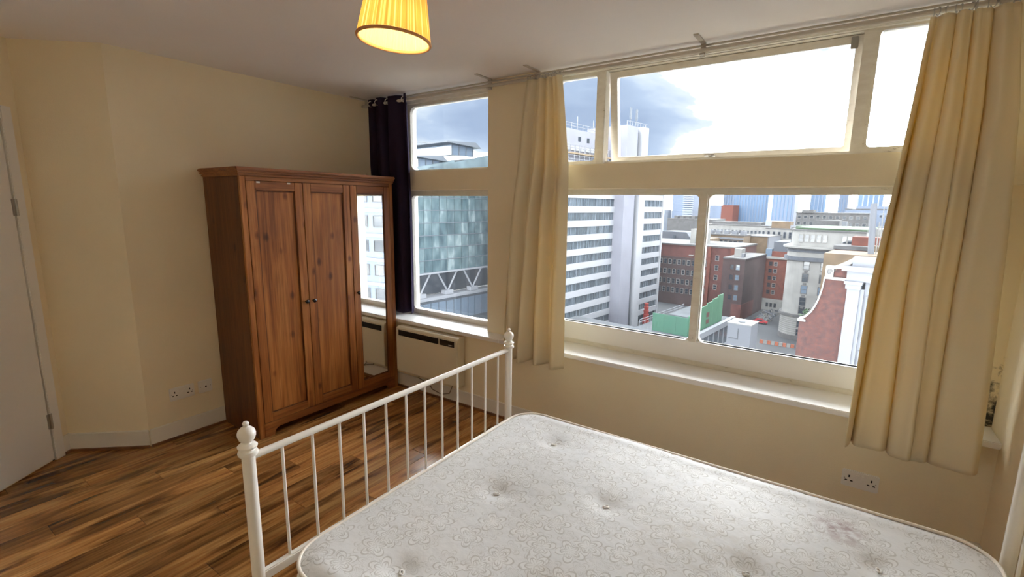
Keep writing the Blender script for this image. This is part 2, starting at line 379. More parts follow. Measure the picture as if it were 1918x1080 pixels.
mw = MB().box(.44, XR, 2.88, 3.10, .593, 1.655).build('damp_corner', 'mouldy_paint', ww); mw['label'] = 'cream corner wall blackened by damp mould above the sill'
MB().box(.44, XR, 2.88, 3.10, 1.803, CH).build('corner_pier', 'wall_paint', ww)  # unseen width added behind the curtain to cut window light on the right wall
s1 = struct(MB().box(XL, PXL+.2, 2.69, 2.96, .566, .594).build('trim_1', 'white_gloss', bevel=.004), 'white gloss window sill of the narrow window by the wardrobe')
s2 = struct(MB().box(PXL+.2, XR, 2.69, 2.96, .566, .594).build('trim_2', 'white_gloss', bevel=.004), 'white gloss window sill under the wide window')

def base(name, a, b, n=1):
    o = struct(slab(a, b, .014*n, 0.012, .115).build(name, 'skirting_white', bevel=.003))
    a, b = Vector(a), Vector(b); d = (b-a).normalized(); nn = Vector((-d.y, d.x, 0))*.014*n
    t = slab(a+nn, b+nn, .012*n, 0.0, .016).build('scotia_strip', 'scotia', o); t['label'] = 'thin brown wooden scotia strip'
base('baseboard_left', (XL, YW, 0), (XL, C1.y, 0), 1)
base('baseboard_chamfer', C1, C2)
base('baseboard_door', C2, C2+DD*.055)
base('baseboard_window', (XL+.015, YW, 0), (XR, YW, 0), -1)
base('baseboard_right', (XR, YW-.015, 0), (XR, YB, 0), -1)

# door in the angled wall
def place_wall(o, origin, d): # local x along d, local y out of the wall into the room
    o.location = origin; o.rotation_euler = (0, 0, math.atan2(d.y, d.x))
dr = struct(empty('door_1'), 'plain white flush door in white architrave'); place_wall(dr, C2, DD)
MB().box(.125, .965, .0, .016, .012, 1.955).build('leaf', 'door_white', dr, .003)
ar = MB().box(.058, .118, 0, .022, 0, 2.035).box(.972, 1.032, 0, .022, 0, 2.035).box(.118, .972, 0, .022, 1.965, 2.035)
ar.build('architrave', 'door_white', dr, .003)
MB().box(.118, .125, 0, .006, 0, 1.965).build('gap', 'dark_hole', dr)
for z in (.25, 1.00, 1.50):
    if z == 1.00: continue
    h = MB().box(.108, .136, .014, .0245, z-.045, z+.045).build('hinge', 'steel', dr, .001)
    MB().tube([(.1215, .027, z-.046), (.1215, .027, z+.046)], .006, 10).build('knuckle', 'steel', h, smooth=True)
hd = MB().box(.90, .935, .016, .022, .95, 1.10).build('handle_plate', 'chrome', dr, .002)
MB().tube([(.917, .02, 1.05), (.917, .06, 1.05), (.82, .062, 1.05)], .009, 10).build('lever', 'chrome', hd, smooth=True)

# ------------------------------------------------------------------ windows
def ring(x0, x1, z0, z1, X0, X1, Z0, Z1, y0, y1, r, seg=6, mb=None):
    """flat frame between an outer rectangle X/Z and a rounded inner opening x/z"""
    inner = []
    for cx, cz, a0 in ((x0+r, z0+r, PI), (x1-r, z0+r, 1.5*PI), (x1-r, z1-r, 0), (x0+r, z1-r, .5*PI)):
        for k in range(seg+1):
            a = a0 + k/seg*PI/2; inner.append((cx+r*math.cos(a), cz+r*math.sin(a), a))
    outer = []
    for (x, z, a) in inner:
        q = int(((a-PI) % (2*PI))/(PI/2) + 1e-6) % 4; f = ((a-PI) % (PI/2))/(PI/2)
        k = len(outer) % (seg+1); f = k/seg
        c = [(X0,Z0), (X1,Z0), (X1,Z1), (X0,Z1)][len(outer)//(seg+1)]
        if f < .5: o_ = [(X0, z), (x, Z0), (X1, z), (x, Z1)][len(outer)//(seg+1)]
        else: o_ = [(x, Z0), (X1, z), (x, Z1), (X0, z)][len(outer)//(seg+1)]
        if k == seg//2: o_ = c
        outer.append(o_)
    n = len(inner); mb = mb or MB()
    v = [(x, y0, z) for x, z, _ in inner] + [(x, y0, z) for x, z in outer] + [(x, y1, z) for x, z, _ in inner] + [(x, y1, z) for x, z in outer]
    f = []
    for i in range(n):
        j = (i+1) % n
        f += [(i, j, n+j, n+i), (2*n+i, 3*n+i, 3*n+j, 2*n+j), (i, 2*n+i, 2*n+j, j), (n+i, n+j, 3*n+j, 3*n+i)]
    return mb.add(v, f)
YG = 2.96
w1 = struct(empty('window_1', (-2.6, YG, .6)), 'narrow white painted window of two panes beside the wardrobe')
def wp(win, mb, name, m, **k):
    o = mb.build(name, m, win, **k); o.location = -Vector(win.location); return o
wp(w1, ring(-3.06, -2.20, 1.822, 2.325, -3.17, -2.14, 1.80, CH, YG-.025, YG+.03, .055), 'upper_frame', 'frame_paint')
wp(w1, MB().box(-3.4, -2.1, YG-.05, YG-.025, 2.345, CH), 'head_board', 'frame_paint', bevel=.004)
wp(w1, MB().box(-3.10, -2.16, YG+.0, YG+.005, 1.81, 2.36), 'pane', 'window_glass')
wp(w1, ring(-3.06, -2.20, .637, 1.610, -3.17, -2.14, .594, 1.66, YG-.025, YG+.03, .03), 'lower_frame', 'frame_paint')
wp(w1, MB().box(-3.10, -2.16, YG+.0, YG+.005, .62, 1.63), 'pane', 'window_glass_dust_haze')

w2 = struct(empty('window_2', (-.55, YG, .6)), 'wide white painted window with a tilted top light, city beyond')
wp(w2, ring(-1.66, -1.388, 1.835, 2.355, -1.76, -1.375, 1.80, CH, YG-.02, YG+.03, .02), 'side_light_frame', 'frame_paint')
wp(w2, MB().box(-1.68, -1.38, YG, YG+.005, 1.82, 2.37), 'pane', 'window_glass')
wp(w2, ring(.037, .42, 1.842, 2.365, .022, .46, 1.80, CH, YG-.02, YG+.03, .02), 'side_light_frame', 'frame_paint')
wp(w2, MB().box(.03, .44, YG, YG+.005, 1.82, 2.38), 'pane', 'window_glass')
wp(w2, MB().box(-1.375, -1.325, YG-.03, YG+.05, 1.80, CH), 'mullion', 'frame_paint', bevel=.004)
wp(w2, MB().box(-.026, .022, YG-.03, YG+.010, 1.80, CH), 'mullion', 'frame_paint', bevel=.004)
wp(w2, MB().box(-1.325, -.012, YG-.03, YG+.05, 2.372, CH), 'head_rail', 'frame_paint', bevel=.003)
wp(w2, MB().box(-1.76, .46, YG-.055, YG-.02, 2.375, CH), 'head_board', 'frame_paint', bevel=.004)
wp(w2, MB().box(-1.325, -.012, YG+.0, YG+.05, 1.80, 1.828), 'cill_rail', 'frame_paint', bevel=.003)
# top hung light, its foot pushed outwards
cs = bpy.data.objects.new('top_light', ring(-1.272, -.055, -.515, -.035, -1.318, -.010, -.545, 0, -.022, .02, .012).mesh('top_light')); C.objects.link(cs)
cs.data.materials.append(M['frame_paint']); cs.parent = w2; cs.location = Vector((0, YG+.034, 2.372)) - Vector(w2.location); cs.rotation_euler = (math.radians(9), 0, 0)
MB().box(-1.29, -.03, -.003, .002, -.53, -.02).build('pane', 'window_glass', cs)
st_ = MB().tube([(-.70, -.02, -.535), (-.70, -.055, -.53), (-.66, -.075, -.545)], .006, 8).box(-.73, -.67, -.03, -.02, -.55, -.525)
st_.build('stay_latch', 'chrome', cs)
MB().box(-.075, -.045, -.038, -.02, -.06, -.005).build('hinge', 'steel', cs, .003)
# lower lights
lw = ring(-1.605, -.718, .748, 1.617, -1.76, -.69, .70, 1.66, YG-.006, YG+.03, .028)
ring(-.663, .42, .748, 1.617, -.69, .46, .70, 1.66, YG-.006, YG+.03, .028, mb=lw)
wp(w2, lw, 'lower_frame', 'frame_paint')
wp(w2, MB().box(-.714, -.667, YG-.03, YG-.005, .745, 1.62), 'mullion', 'frame_paint', bevel=.004)
wp(w2, MB().box(-1.64, -.695, YG, YG+.005, .73, 1.64), 'pane', 'window_glass')
wp(w2, MB().box(-.685, .44, YG, YG+.005, .73, 1.64), 'pane', 'window_glass')
wp(w2, MB().box(-1.76, .46, YG-.024, YG+.03, .628, .748), 'bottom_rail', 'white_gloss', bevel=.004)
wp(w2, MB().box(-1.76, .46, YG-.012, YG+.03, .594, .628), 'channel', 'frame_paint', bevel=.003)

# ------------------------------------------------------------------ curtain rods
cr = tag(empty('curtain_rod', (0, 2.78, 2.36)), 'double painted curtain rod under the ceiling along both windows', 'curtain rod')
def cp(mb, name, m, **k):
    o = mb.build(name, m, cr, **k); o.location = (0, -2.78, -2.36); return o
cp(MB().tube([(-3.46, 2.775, 2.342), (.60, 2.775, 2.362)], .011, 12), 'rod', 'rod_paint', smooth=True)
cp(MB().tube([(-3.0, 2.80, 2.377), (.60, 2.80, 2.389)], .006, 10), 'rod', 'rod_paint', smooth=True)
for bx in (-3.44, -2.13, -1.74, -.72, .55):
    b = MB().box(bx-.013, bx+.013, 2.64, 2.806, 2.394, 2.3995).box(bx-.013, bx+.013, 2.797, 2.807, 2.33, 2.396).box(bx-.010, bx+.010, 2.765, 2.80, 2.332, 2.340)
    cp(b, 'bracket', 'rod_paint', bevel=.001)

# ------------------------------------------------------------------ curtains
def lerp(a, b, t): return a+(b-a)*t
def pw(tab, v):
    for (v0, a), (v1, b) in zip(tab, tab[1:]):
        if v <= v1: return lerp(a, b, (v-v0)/(v1-v0) if v1 > v0 else 0)
    return tab[-1][1]
def curtain(name, label, m, left, right, ytab, ztop, zbot, folds, amp, seed, nu=220, nv=70, pleat=True, hem=0):
    """left / right / ytab: tables of (v, value); cloth hanging in waves"""
    rn = random.Random(seed)
    ph = [rn.uniform(0, 6.28) for _ in range(12)]; dr_ = [rn.uniform(-1, 1) for _ in range(12)]
    x0, y0, z0 = (left[0][1]+right[0][1])/2, ytab[0][1], zbot
    root = tag(empty(name, (x0, y0, z0)), label, 'curtain')
    def fn(u, v):
        w = u + .035*math.sin(2*PI*u*1.3+ph[0]) + .03*v*math.sin(2*PI*u*2.1+ph[1]+2*v)
        a = pw(amp, v)
        p = 2*PI*folds*w + ph[2] + v*1.2*math.sin(2*PI*u+ph[3])
        y = a*(math.sin(p) + .35*math.sin(2*p+ph[4]+v*2) + .35*math.sin(.43*p+ph[5]-v))
        if pleat: y += -.012*math.exp(-(v/.05)**2)*abs(math.sin(2*PI*folds*.75*u))
        sx = .35*a*math.cos(p)*(1 if pleat else .7)
        x = lerp(pw(left, v), pw(right, v), u) + sx
        z = lerp(ztop, zbot, v) + hem*v*(u-.5) + .006*v*math.sin(p+1) - .004*math.sin(3*v+6*u)*v
        return (x-x0, pw(ytab, v)+y-y0, z-z0)
    mb = MB().grid(fn, nu, nv)
    o = mb.build('cloth', m, root, smooth='all')
    sm = o.modifiers.new('thick', 'SOLIDIFY'); sm.thickness = .0025; sm.offset = 0
    return root, fn
def rings(root, fn, xs, n, rr=.016):
    me = None
    for k in range(n):
        u = (k+.5)/n; p = fn(u, 0)
        if me is None: me = MB().tube([(0, rr*math.cos(a), rr*math.sin(a)) for a in [2*PI*j/18 for j in range(18)]], .0022, 6, closed=True).mesh('ring', smooth=True)
        o = link('ring', me, 'steel', root, (p[0], 2.775-root.location.y, 2.357-root.location.z+ .003*(p[0]+root.location.x)))
        o.rotation_euler = (0, 0, random.uniform(-.5, .5))
lc, fn = curtain('window_curtain', 'cream pinch pleat curtain hanging in front of the pier between the windows', 'cream_fabric',
    [(0, -1.80), (.12, -1.84), (.45, -1.90), (1, -1.915)], [(0, -1.54), (.3, -1.475), (1, -1.40)],
    [(0, 2.755), (.3, 2.74), (.8, 2.655), (1, 2.64)], 2.335, .505, 3.9, [(0, .013), (.08, .016), (.4, .032), (1, .044)], 8, hem=.03)
rings(lc, fn, None, 12)
rc, fn = curtain('window_curtain', 'cream pinch pleat curtain beside the mouldy right hand corner of the wide window', 'cream_fabric',
    [(0, .19), (.12, .175), (.25, .155), (.6, .10), (1, .085)], [(0, .47), (.2, .515), (.5, .545), (1, .575)],
    [(0, 2.755), (.25, 2.72), (.8, 2.64), (1, 2.625)], 2.335, .475, 4.6, [(0, .016), (.08, .022), (.35, .046), (1, .062)], 11, hem=.01, nu=300, nv=90)
rings(rc, fn, None, 12)
dc, fn = curtain('window_curtain', 'dark purple eyelet curtain hanging behind the wardrobe end', 'purple_fabric',
    [(0, -3.37), (.3, -3.37), (1, -3.30)], [(0, -2.915), (.4, -2.905), (1, -2.89)],
    [(0, 2.775), (.5, 2.775), (1, 2.765)], 2.386, .645, 3.0, [(0, .030), (.3, .030), (1, .028)], 5, pleat=False, hem=.01)
for u in (.06, .30, .54, .93):
    p = fn(u, .03)
    e = MB().tube([(.021*math.cos(a), 0, .021*math.sin(a)) for a in [2*PI*j/24 for j in range(24)]], .0045, 8, closed=True).build('eyelet', 'chrome', dc, smooth=True)
    e.location = (p[0], p[1], 2.348-dc.location.z); e.rotation_euler = (0, 0, .8)
# ------------------------------------------------------------------ wardrobe
def wardrobe():
    W, D, H = 1.19, .465, 1.75
    r = tag(empty('wardrobe', (-3.02, 1.495, 0)), 'brown stained pine three door wardrobe with one mirrored door', 'wardrobe')
    # local: front at x=0, back at x=-D, width along +y
    side = lambda y: MB().box(-D, -.02, y, y+.022, 0, 1.70)
    side(0).build('side_panel', 'pine_side', r, .002); side(W-.022).build('side_panel', 'pine_side', r, .002)
    MB().box(-D, -.02, .022, W-.022, .075, .095).build('bottom_panel', 'pine_side', r)
    MB().box(-D, -D+.006, .022, W-.022, .095, 1.70).build('back_panel', 'pine_side', r)
    MB().box(-.02, 0, 0, .034, 0, 1.70).build('stile', 'pine_panel', r, .002)
    MB().box(-.02, 0, W-.034, W, 0, 1.70).build('stile', 'pine_panel', r, .002)
    MB().box(-.02, 0, .034, W-.034, 1.675, 1.70).build('top_rail', 'pine_rail', r, .002)
    # plinth rail with a shallow arch
    pl = [(.034, 0), (.10, 0), (.104, .025), (.118, .042), (.14, .05), (W-.14, .05), (W-.118, .042), (W-.104, .025), (W-.10, 0), (W-.034, 0), (W-.034, .098), (.034, .098)]
    MB().prism(pl, -.02, 0, axis='x').build('plinth_rail', 'pine_rail', r, .0015)
    # cornice: two stepped mouldings and a top board
    co = MB()
    co.box(-D-.002, .010, -.010, W+.004, 1.70, 1.716); co.box(-D-.002, .020, -.020, W+.006, 1.716, 1.730)
    co.build('cornice', 'pine_rail', r, .004)
    MB().box(-D-.004, .030, -.030, W+.008, 1.730, 1.752).build('top_board', 'pine_rail', r, .006)
    dw = (W-.068)/3
    for k in range(3):
        a, b = .034+k*dw+.0018, .034+(k+1)*dw-.0018; z0, z1 = .101, 1.672; f = .056
        root = MB().box(-.018, .002, a, a+f, z0, z1).box(-.018, .002, b-f, b, z0, z1)
        d = root.build('door', 'pine_panel', r, .002)
        MB().box(-.018, .002, a+f, b-f, z0, z0+f).build('door_rail', 'pine_rail', d, .002); MB().box(-.018, .002, a+f, b-f, z1-f, z1).build('door_rail', 'pine_rail', d, .002)
        bead = MB()
        for (p, q, s, t) in ((a+f, a+f+.008, z0+f, z1-f), (b-f-.008, b-f, z0+f, z1-f), (a+f+.008, b-f-.008, z0+f, z0+f+.008), (a+f+.008, b-f-.008, z1-f-.008, z1-f)):
            bead.box(-.012, -.003, p, q, s, t)
        bead.build('bead', 'pine_side', d, .002)
        if k < 2:
            MB().box(-.014, -.007, a+f, b-f, z0+f, z1-f).build('panel', 'pine_panel', d)
        else:
            g = MB().box(-.012, -.008, a+f, b-f, z0+f, z1-f).build('mirror', 'mirror', d); g['label'] = 'tall mirror'
        ky = b-.026 if k == 0 else a+.026
        kn = MB().lathe([(.0055, 0), (.005, .010), (.0115, .016), (.014, .022), (.012, .028), (.004, .0305)], n=20).build('knob', 'knob_black', d, smooth='all')
        kn.location = (.002, ky, .872); kn.rotation_euler = (0, PI/2, 0); kn['label'] = 'small round black knob'
    for y in (.10, .30):
        MB().box(.002, .0035, y, y+.022, 1.660, 1.670).build('sticker', 'plastic_white', r)
wardrobe()

# ------------------------------------------------------------------ panel heater and its lead
def heater():
    r = tag(empty('panel_heater', (-2.62, 2.705, .17)), 'cream electric panel heater on the wall under the narrow window', 'heater')
    o = Vector((-2.62, 2.705, .17))
    x0, x1, y0, y1, z0, z1 = -.335, .33, -.085, 0, 0, .385
    MB().prism([(y1, z0), (y0+.012, z0), (y0, z0+.012), (y0, z1-.075), (y0, z1-.02), (y0+.02, z1), (y1, z1)], x0, x1, axis='x').build('case', 'heater_cream', r, .004)
    gr = MB().box(x0+.03, x1-.19, y0-.0015, y0+.004, z1-.072, z1-.026).build('grille', 'black_plastic', r, .001)
    sl = MB().box(x0+.036, x1-.196, y0-.004, y0-.001, -.0022, .0022).mesh('grille_bar')
    for k in range(5): link('grille_bar', sl, 'black_plastic', gr, (0, 0, z1-.064+k*.0085))
    cpn = MB().box(x1-.18, x1-.03, y0-.002, y0+.004, z1-.072, z1-.026).build('control_panel', 'black_plastic', r, .001)
    for k in range(3): MB().box(x1-.085+k*.013, x1-.075+k*.013, y0-.0032, y0-.0015, z1-.060, z1-.056).build('mark', 'plastic_white', cpn)
    MB().tube([(-.02, -.03, 0), (-.03, -.045, -.04), (.04, -.055, -.085), (.14, -.06, -.10), (.22, -.055, -.075), (.24, -.03, 0)], .004, 8).build('lead', 'cord_grey', r, smooth=True)
    MB().tube([(-.12, -.03, 0), (-.13, -.04, -.03), (-.05, -.045, -.045), (.02, -.05, -.07)], .004, 8).build('lead', 'cord_grey', r, smooth=True)
heater()

# ------------------------------------------------------------------ sockets: local x along the wall, y out of it
def socket(label, loc, rz, kind):
    r = tag(empty('wall_socket', loc, rz), label, 'socket')
    w = .146 if kind == 'double' else .086
    MB().box(-w/2, w/2, -.012, 0, -.043, .043).build('faceplate', 'plastic_white', r, .004)
    if kind == 'double':
        for c in (-.044, .044):
            for dx, dz, a, b in ((0, .012, .003, .006), (-.011, -.010, .005, .003), (.011, -.010, .005, .003)):
                MB().box(c+dx-a, c+dx+a, -.0128, -.010, dz-b, dz+b).build('pin_hole', 'dark_hole', r)
        for c in (-.011, .011): MB().box(c-.006, c+.006, -.016, -.011, .008, .026).build('switch', 'plastic_white', r, .001)
    else:
        MB().tube([(0, -.011, 0), (0, -.017, 0)], .011, 16).build('outlet_ring', 'plastic_white', r)
        MB().tube([(0, -.0165, 0), (0, -.0175, 0)], .006, 12).build('pin_hole', 'dark_hole', r)
    for c in (-w/2+.012, w/2-.012): MB().tube([(c, -.0115, 0), (c, -.0132, 0)], .003, 8).build('screw', 'steel', r)
socket('white double wall socket low on the left wall beside the wardrobe', (XL, 1.247, .300), -PI/2-PI, 'double')
socket('small white aerial wall socket between double socket and wardrobe', (XL, 1.388, .300), -PI/2-PI, 'single')
socket('white double wall socket under the right cream curtain above the mattress', (.188, YW, .257), 0, 'double')

# ------------------------------------------------------------------ bed frame
XF, XH, YN, YF = -1.42, .545, .662, 2.042
def finial(mb, x, y, z):
    mb.lathe([(.019, -.004), (.027, -.003), (.029, .004), (.027, .010), (.020, .012), (.019, .016), (.027, .021), (.0285, .026), (.024, .031), (.013, .034), (.012, .038), (.021, .046), (.0255, .058), (.026, .066), (.023, .076), (.015, .084), (.008, .0865), (.0065, .089), (.009, .093), (.0095, .098), (.006, .103), (.001, .1045)], (x, y, z), 24)
def bed():
    r = tag(empty('bed_frame', (-.45, 1.35, 0)), 'white metal double bed frame with ball finials and thin upright bars', 'bed frame')
    off = (.45, -1.35, 0)
    def part(mb, name, m='white_enamel', p=r, **k):
        o = mb.build(name, m, p, **k); o.location = off if p is r else (0,0,0); return o
    for x, zt, zr, zl in ((XF, .795, .782, .385), (XH, 1.12, 1.10, .385)):
        for y in (YN, YF):
            po = part(MB().tube([(x, y, 0), (x, y, zt)], .019, 20), 'post', smooth=True)
            f = MB(); finial(f, x, y, zt); part(f, 'finial', p=po, smooth=True)
            part(MB().lathe([(.022, 0), (.023, .004), (.021, .03), (.0195, .032)], (x, y, 0), 16), 'foot_cap', p=po, smooth=True)
        part(MB().tube([(x, YN, zr), (x, YF, zr)], .0115, 14), 'top_rail', smooth=True)
        part(MB().box(x-.012, x+.012, YN, YF, zl-.035, zl), 'lower_rail', bevel=.004)
        n = 12
        for k in range(n):
            y = .768 + k*(1.944-.768)/(n-1)
            part(MB().tube([(x, y, zl-.005), (x, y, zr)], .0052, 10), 'bar', smooth=True)
    for y in (YN+.01, YF-.01):
        part(MB().box(XF, XH, y-.012, y+.012, .235, .285), 'side_rail', bevel=.003)
    part(MB().box(XF, XH, 1.34, 1.36, .235, .262), 'centre_rail', bevel=.003)
    for k in range(13):
        x = XF+.10+k*.145
        part(MB().box(x, x+.07, YN+.02, YF-.02, .262, .275), 'slat', 'pine_rail')
bed()

# ------------------------------------------------------------------ mattress
TUFTS = [(-1.025, 1.859), (-1.015, 1.388), (-.63, 1.56), (-1.012, .891), (-.138, 1.497), (.202, 1.762), (-.62, 1.05), (-.13, .95), (.25, 1.2)]
def mattress():
    x0, x1, y0, y1, zt, zb, rad = -1.338, .515, .70, 2.085, .452, .276, .13
    a, b = (x1-x0)/2, (y1-y0)/2; cx, cy = (x0+x1)/2, (y0+y1)/2
    r = tag(empty('mattress', (cx, cy, zb)), 'bare white mattress with floral damask and tufts on the bed', 'mattress')
    rn = random.Random(4); wv = [(rn.uniform(2, 9), rn.uniform(2, 9), rn.uniform(0, 6.3), rn.uniform(.0006, .0016)) for _ in range(14)]
    def rmap(u, v, grow=0):
        x, y = u*(a+grow), v*(b+grow); A, B = a+grow-rad, b+grow-rad
        dx, dy = abs(x)-A, abs(y)-B
        if dx > 0 and dy > 0:
            m = max(dx, dy); l = math.hypot(dx, dy)
            if l > 1e-9: x = math.copysign(A+dx*m/l, x); y = math.copysign(B+dy*m/l, y)
        return x, y
    def height(x, y, e):
        z = zt
        for tx, ty in TUFTS:
            d2 = (x+cx-tx)**2 + (y+cy-ty)**2
            z -= .016*math.exp(-d2/.0028) + .007*math.exp(-d2/.03)
        for fx, fy, p, am in wv: z += am*math.sin(fx*x+fy*y+p)
        z += -.010*max(0, (e-.9)/.1)**2 + .004*math.exp(-((e-.93)/.04)**2)
        for yy, am in ((-.10, .0045), (.0, .003), (.42, .004)):             # creases across the worn head end
            z -= am*math.exp(-((x-yy-.03*math.sin(6*y))/.006)**2)*max(0, min(1, (y+.1)/.2))
        return z
    N = 150
    def top(u, v):
        U, V = 2*u-1, 2*v-1
        x, y = rmap(U, V); e = max(abs(U), abs(V))
        return (x, y, height(x, y, e)-zb)
    MB().grid(top, N+40, N).build('top_panel', 'mattress_damask', r, smooth='all').location = (0, 0, 0)
    # boxed border
    loop = []
    K = 60
    for (ua, va, ub, vb) in ((-1,-1,1,-1), (1,-1,1,1), (1,1,-1,1), (-1,1,-1,-1)):
        for k in range(K):
            loop.append(rmap(lerp(ua, ub, k/K), lerp(va, vb, k/K)))
    n = len(loop); prof = [(0, zt-.012), (.004, zt-.03), (.012, (zt+zb)/2+.02), (.012, (zt+zb)/2-.02), (.004, zb+.02), (-.01, zb)]
    v = []
    for g, z in prof:
        for (x, y) in loop:
            l = math.hypot(x/a, y/b); v.append((x*(1+g/a), y*(1+g/b), z-zb))
    f = [(i*n+j, i*n+(j+1) % n, (i+1)*n+(j+1) % n, (i+1)*n+j) for i in range(len(prof)-1) for j in range(n)] + [tuple((len(prof)-1)*n+j for j in range(n))]
    MB().add(v, f).build('border', 'mattress_side', r, smooth='all')
    for z in (zt-.0085, zb+.012):
        MB().tube([(x*1.004, y*1.005, z-zb) for x, y in loop], .0062, 8, closed=True).build('piping', 'piping', r, smooth='all')
    tm = MB().tube([(.010*math.cos(q), .006*math.sin(q), .002*math.sin(3*q)) for q in [2*PI*j/14 for j in range(14)]], .0035, 6, closed=True).mesh('tuft', smooth='all')
    for tx, ty in TUFTS:
        o = link('tuft', tm, 'tuft', r, (tx-cx, ty-cy, height(tx-cx, ty-cy, 0)-zb+.003)); o.rotation_euler = (0, 0, random.uniform(0, 3))
mattress()

# ------------------------------------------------------------------ pendant lamp
def lamp():
    px, py, zb = -1.312, 1.23, 2.085
    r = tag(empty('pendant_lamp', (px, py, CH)), 'orange pleated fabric pendant lamp shade glowing under the ceiling', 'lamp')
    r.rotation_euler = Matrix.Rotation(math.radians(-5), 3, Vector((.74, -.67, 0))).to_euler()
    z0, z1, r0, r1 = zb-CH, zb-CH+.21, .121, .088
    n = 72*4
    def side(u, v, k=1):
        a = 2*PI*u; pl = .0014*math.cos(72*a) + .0006*math.cos(31*a+1)
        rr = lerp(r0, r1, v)+pl
        return (rr*math.cos(a), rr*math.sin(a), lerp(z0+.012, z1, v))
    o = MB().grid(side, n, 4).build('shade', 'shade_fabric', r, smooth='all')
    MB().tube([(r0*math.cos(a), r0*math.sin(a), z0+.006) for a in [2*PI*j/64 for j in range(64)]], .0055, 8, closed=True).build('shade_band', 'shade_band', r, smooth='all')
    MB().tube([(r1*math.cos(a), r1*math.sin(a), z1) for a in [2*PI*j/48 for j in range(48)]], .004, 8, closed=True).build('shade_band', 'shade_band', r, smooth='all')
    MB().lathe([(.045, 0), (.044, -.012), (.03, -.025), (.008, -.03)], n=24).build('ceiling_rose', 'plastic_white', r, smooth=True)
    MB().tube([(0, 0, -.03), (0, 0, z1-.02)], .003, 8).build('flex', 'plastic_white', r)
    sp = MB()
    for k in range(3):
        a = 2*PI*k/3+.4; sp.tube([(.018*math.cos(a), .018*math.sin(a), z1-.02), (r1*math.cos(a), r1*math.sin(a), z1)], .0015, 6)
    sp.build('shade_spider', 'plastic_white', r)
    MB().lathe([(.016, .0), (.019, -.01), (.019, -.04), (.014, -.045)], (0, 0, z1-.015), 16).build('lamp_holder', 'plastic_white', r, smooth=True)
    MB().lathe([(.011, 0), (.013, -.012), (.024, -.035), (.029, -.055), (.026, -.075), (.014, -.088), (.002, -.092)], (0, 0, z1-.06), 20).build('bulb', 'bulb_glow', r, smooth='all')
    ld = bpy.data.lights.new('bulb_light', 'POINT'); ld.energy = LAMP; ld.color = (1.0, .76, .40); ld.shadow_soft_size = .03
    lo = bpy.data.objects.new('bulb_light', ld); C.objects.link(lo); lo.parent = r; lo.location = (0, 0, z1-.115-.055)
LAMP = 1.25
mat('bulb_glow', (1, .9, .6, 1), .5)
_b = M['bulb_glow'].node_tree.nodes['Principled BSDF']; _b.inputs['Emission Color'].default_value = (1, .8, .45, 1); _b.inputs['Emission Strength'].default_value = 1.8
lamp()

# ================================================================== the city outside
GA = -math.radians(7.4); GZ = -35.0           # the street grid is turned a little from the room; street level
CU, CN = Vector((-math.sin(GA), math.cos(GA), 0)), Vector((math.cos(GA), math.sin(GA), 0))
def cw(s, t, z=0): return CN*s + CU*t + Vector((0, 0, z))

def cmat(name, col, *a, **k): return mat(name, tuple(c*.56 for c in col[:3])+(1,), *a, **k)
cmat('asphalt', (.06, .065, .075, 1), .85, noise=(.12, .25))
cmat('brick_red', (.135, .048, .042, 1), .9, noise=(.9, .25))
cmat('brick_dark', (.070, .042, .043, 1), .9, noise=(.7, .25))
cmat('brick_orange', (.17, .052, .036, 1), .9, noise=(.9, .25))
cmat('brick_tan', (.18, .125, .078, 1), .9, noise=(.6, .2))
cmat('stone_white', (.30, .295, .285, 1), .8, noise=(.35, .16))
cmat('stone_grey', (.12, .117, .12, 1), .85, noise=(.5, .25))
cmat('stucco_white', (.175, .185, .215, 1), .7)
cmat('band_white', (.44, .45, .49, 1), .6)
cmat('concrete_lavender', (.27, .275, .33, 1), .8, noise=(.3, .08))
cmat('roof_grey', (.10, .11, .125, 1), .9, noise=(.4, .3))
cmat('slate', (.085, .095, .12, 1), .7, noise=(.8, .2))
cmat('hoarding_green', (.030, .125, .078, 1), .6, noise=(.5, .1))
cmat('hoarding_mint', (.085, .23, .135, 1), .6, noise=(.5, .1))
cmat('safety_red', (.38, .05, .04, 1), .6)
cmat('barrier_orange', (.42, .12, .06, 1), .6)
cmat('car_red', (.45, .02, .03, 1), .3, coat=.5)
cmat('tyre', (.02, .02, .02, 1), .8)
cmat('leaf', (.035, .075, .030, 1), .8, noise=(2, .4))
cmat('scrap', (.16, .155, .15, 1), .9, noise=(.6, .5))
cmat('timber_pale', (.30, .22, .14, 1), .9, noise=(.6, .3))
cmat('scaffold', (.24, .25, .28, 1), .5)
cmat('glass_dark', (.035, .045, .06, 1), .12, spec=.7)
cmat('glass_grey', (.085, .105, .13, 1), .2, spec=.7)
cmat('pane_blue', (.16, .22, .30, 1), .1, spec=.9)
cmat('tower_blue', (.12, .20, .33, 1), .3, noise=(.05, .3, (1, 1, .1)))  # far towers: distance haze is put into these blue-grey base colours
cmat('tower_grey', (.17, .215, .31, 1), .5, noise=(.06, .15, (1, 1, .1)))
cmat('tower_pale', (.33, .37, .44, 1), .6)
cmat('canopy_grey', (.10, .12, .15, 1), .5)
cmat('glass_roof', (.20, .27, .30, 1), .25, noise=(.25, .3))
cmat('podium_white', (.30, .315, .35, 1), .6)

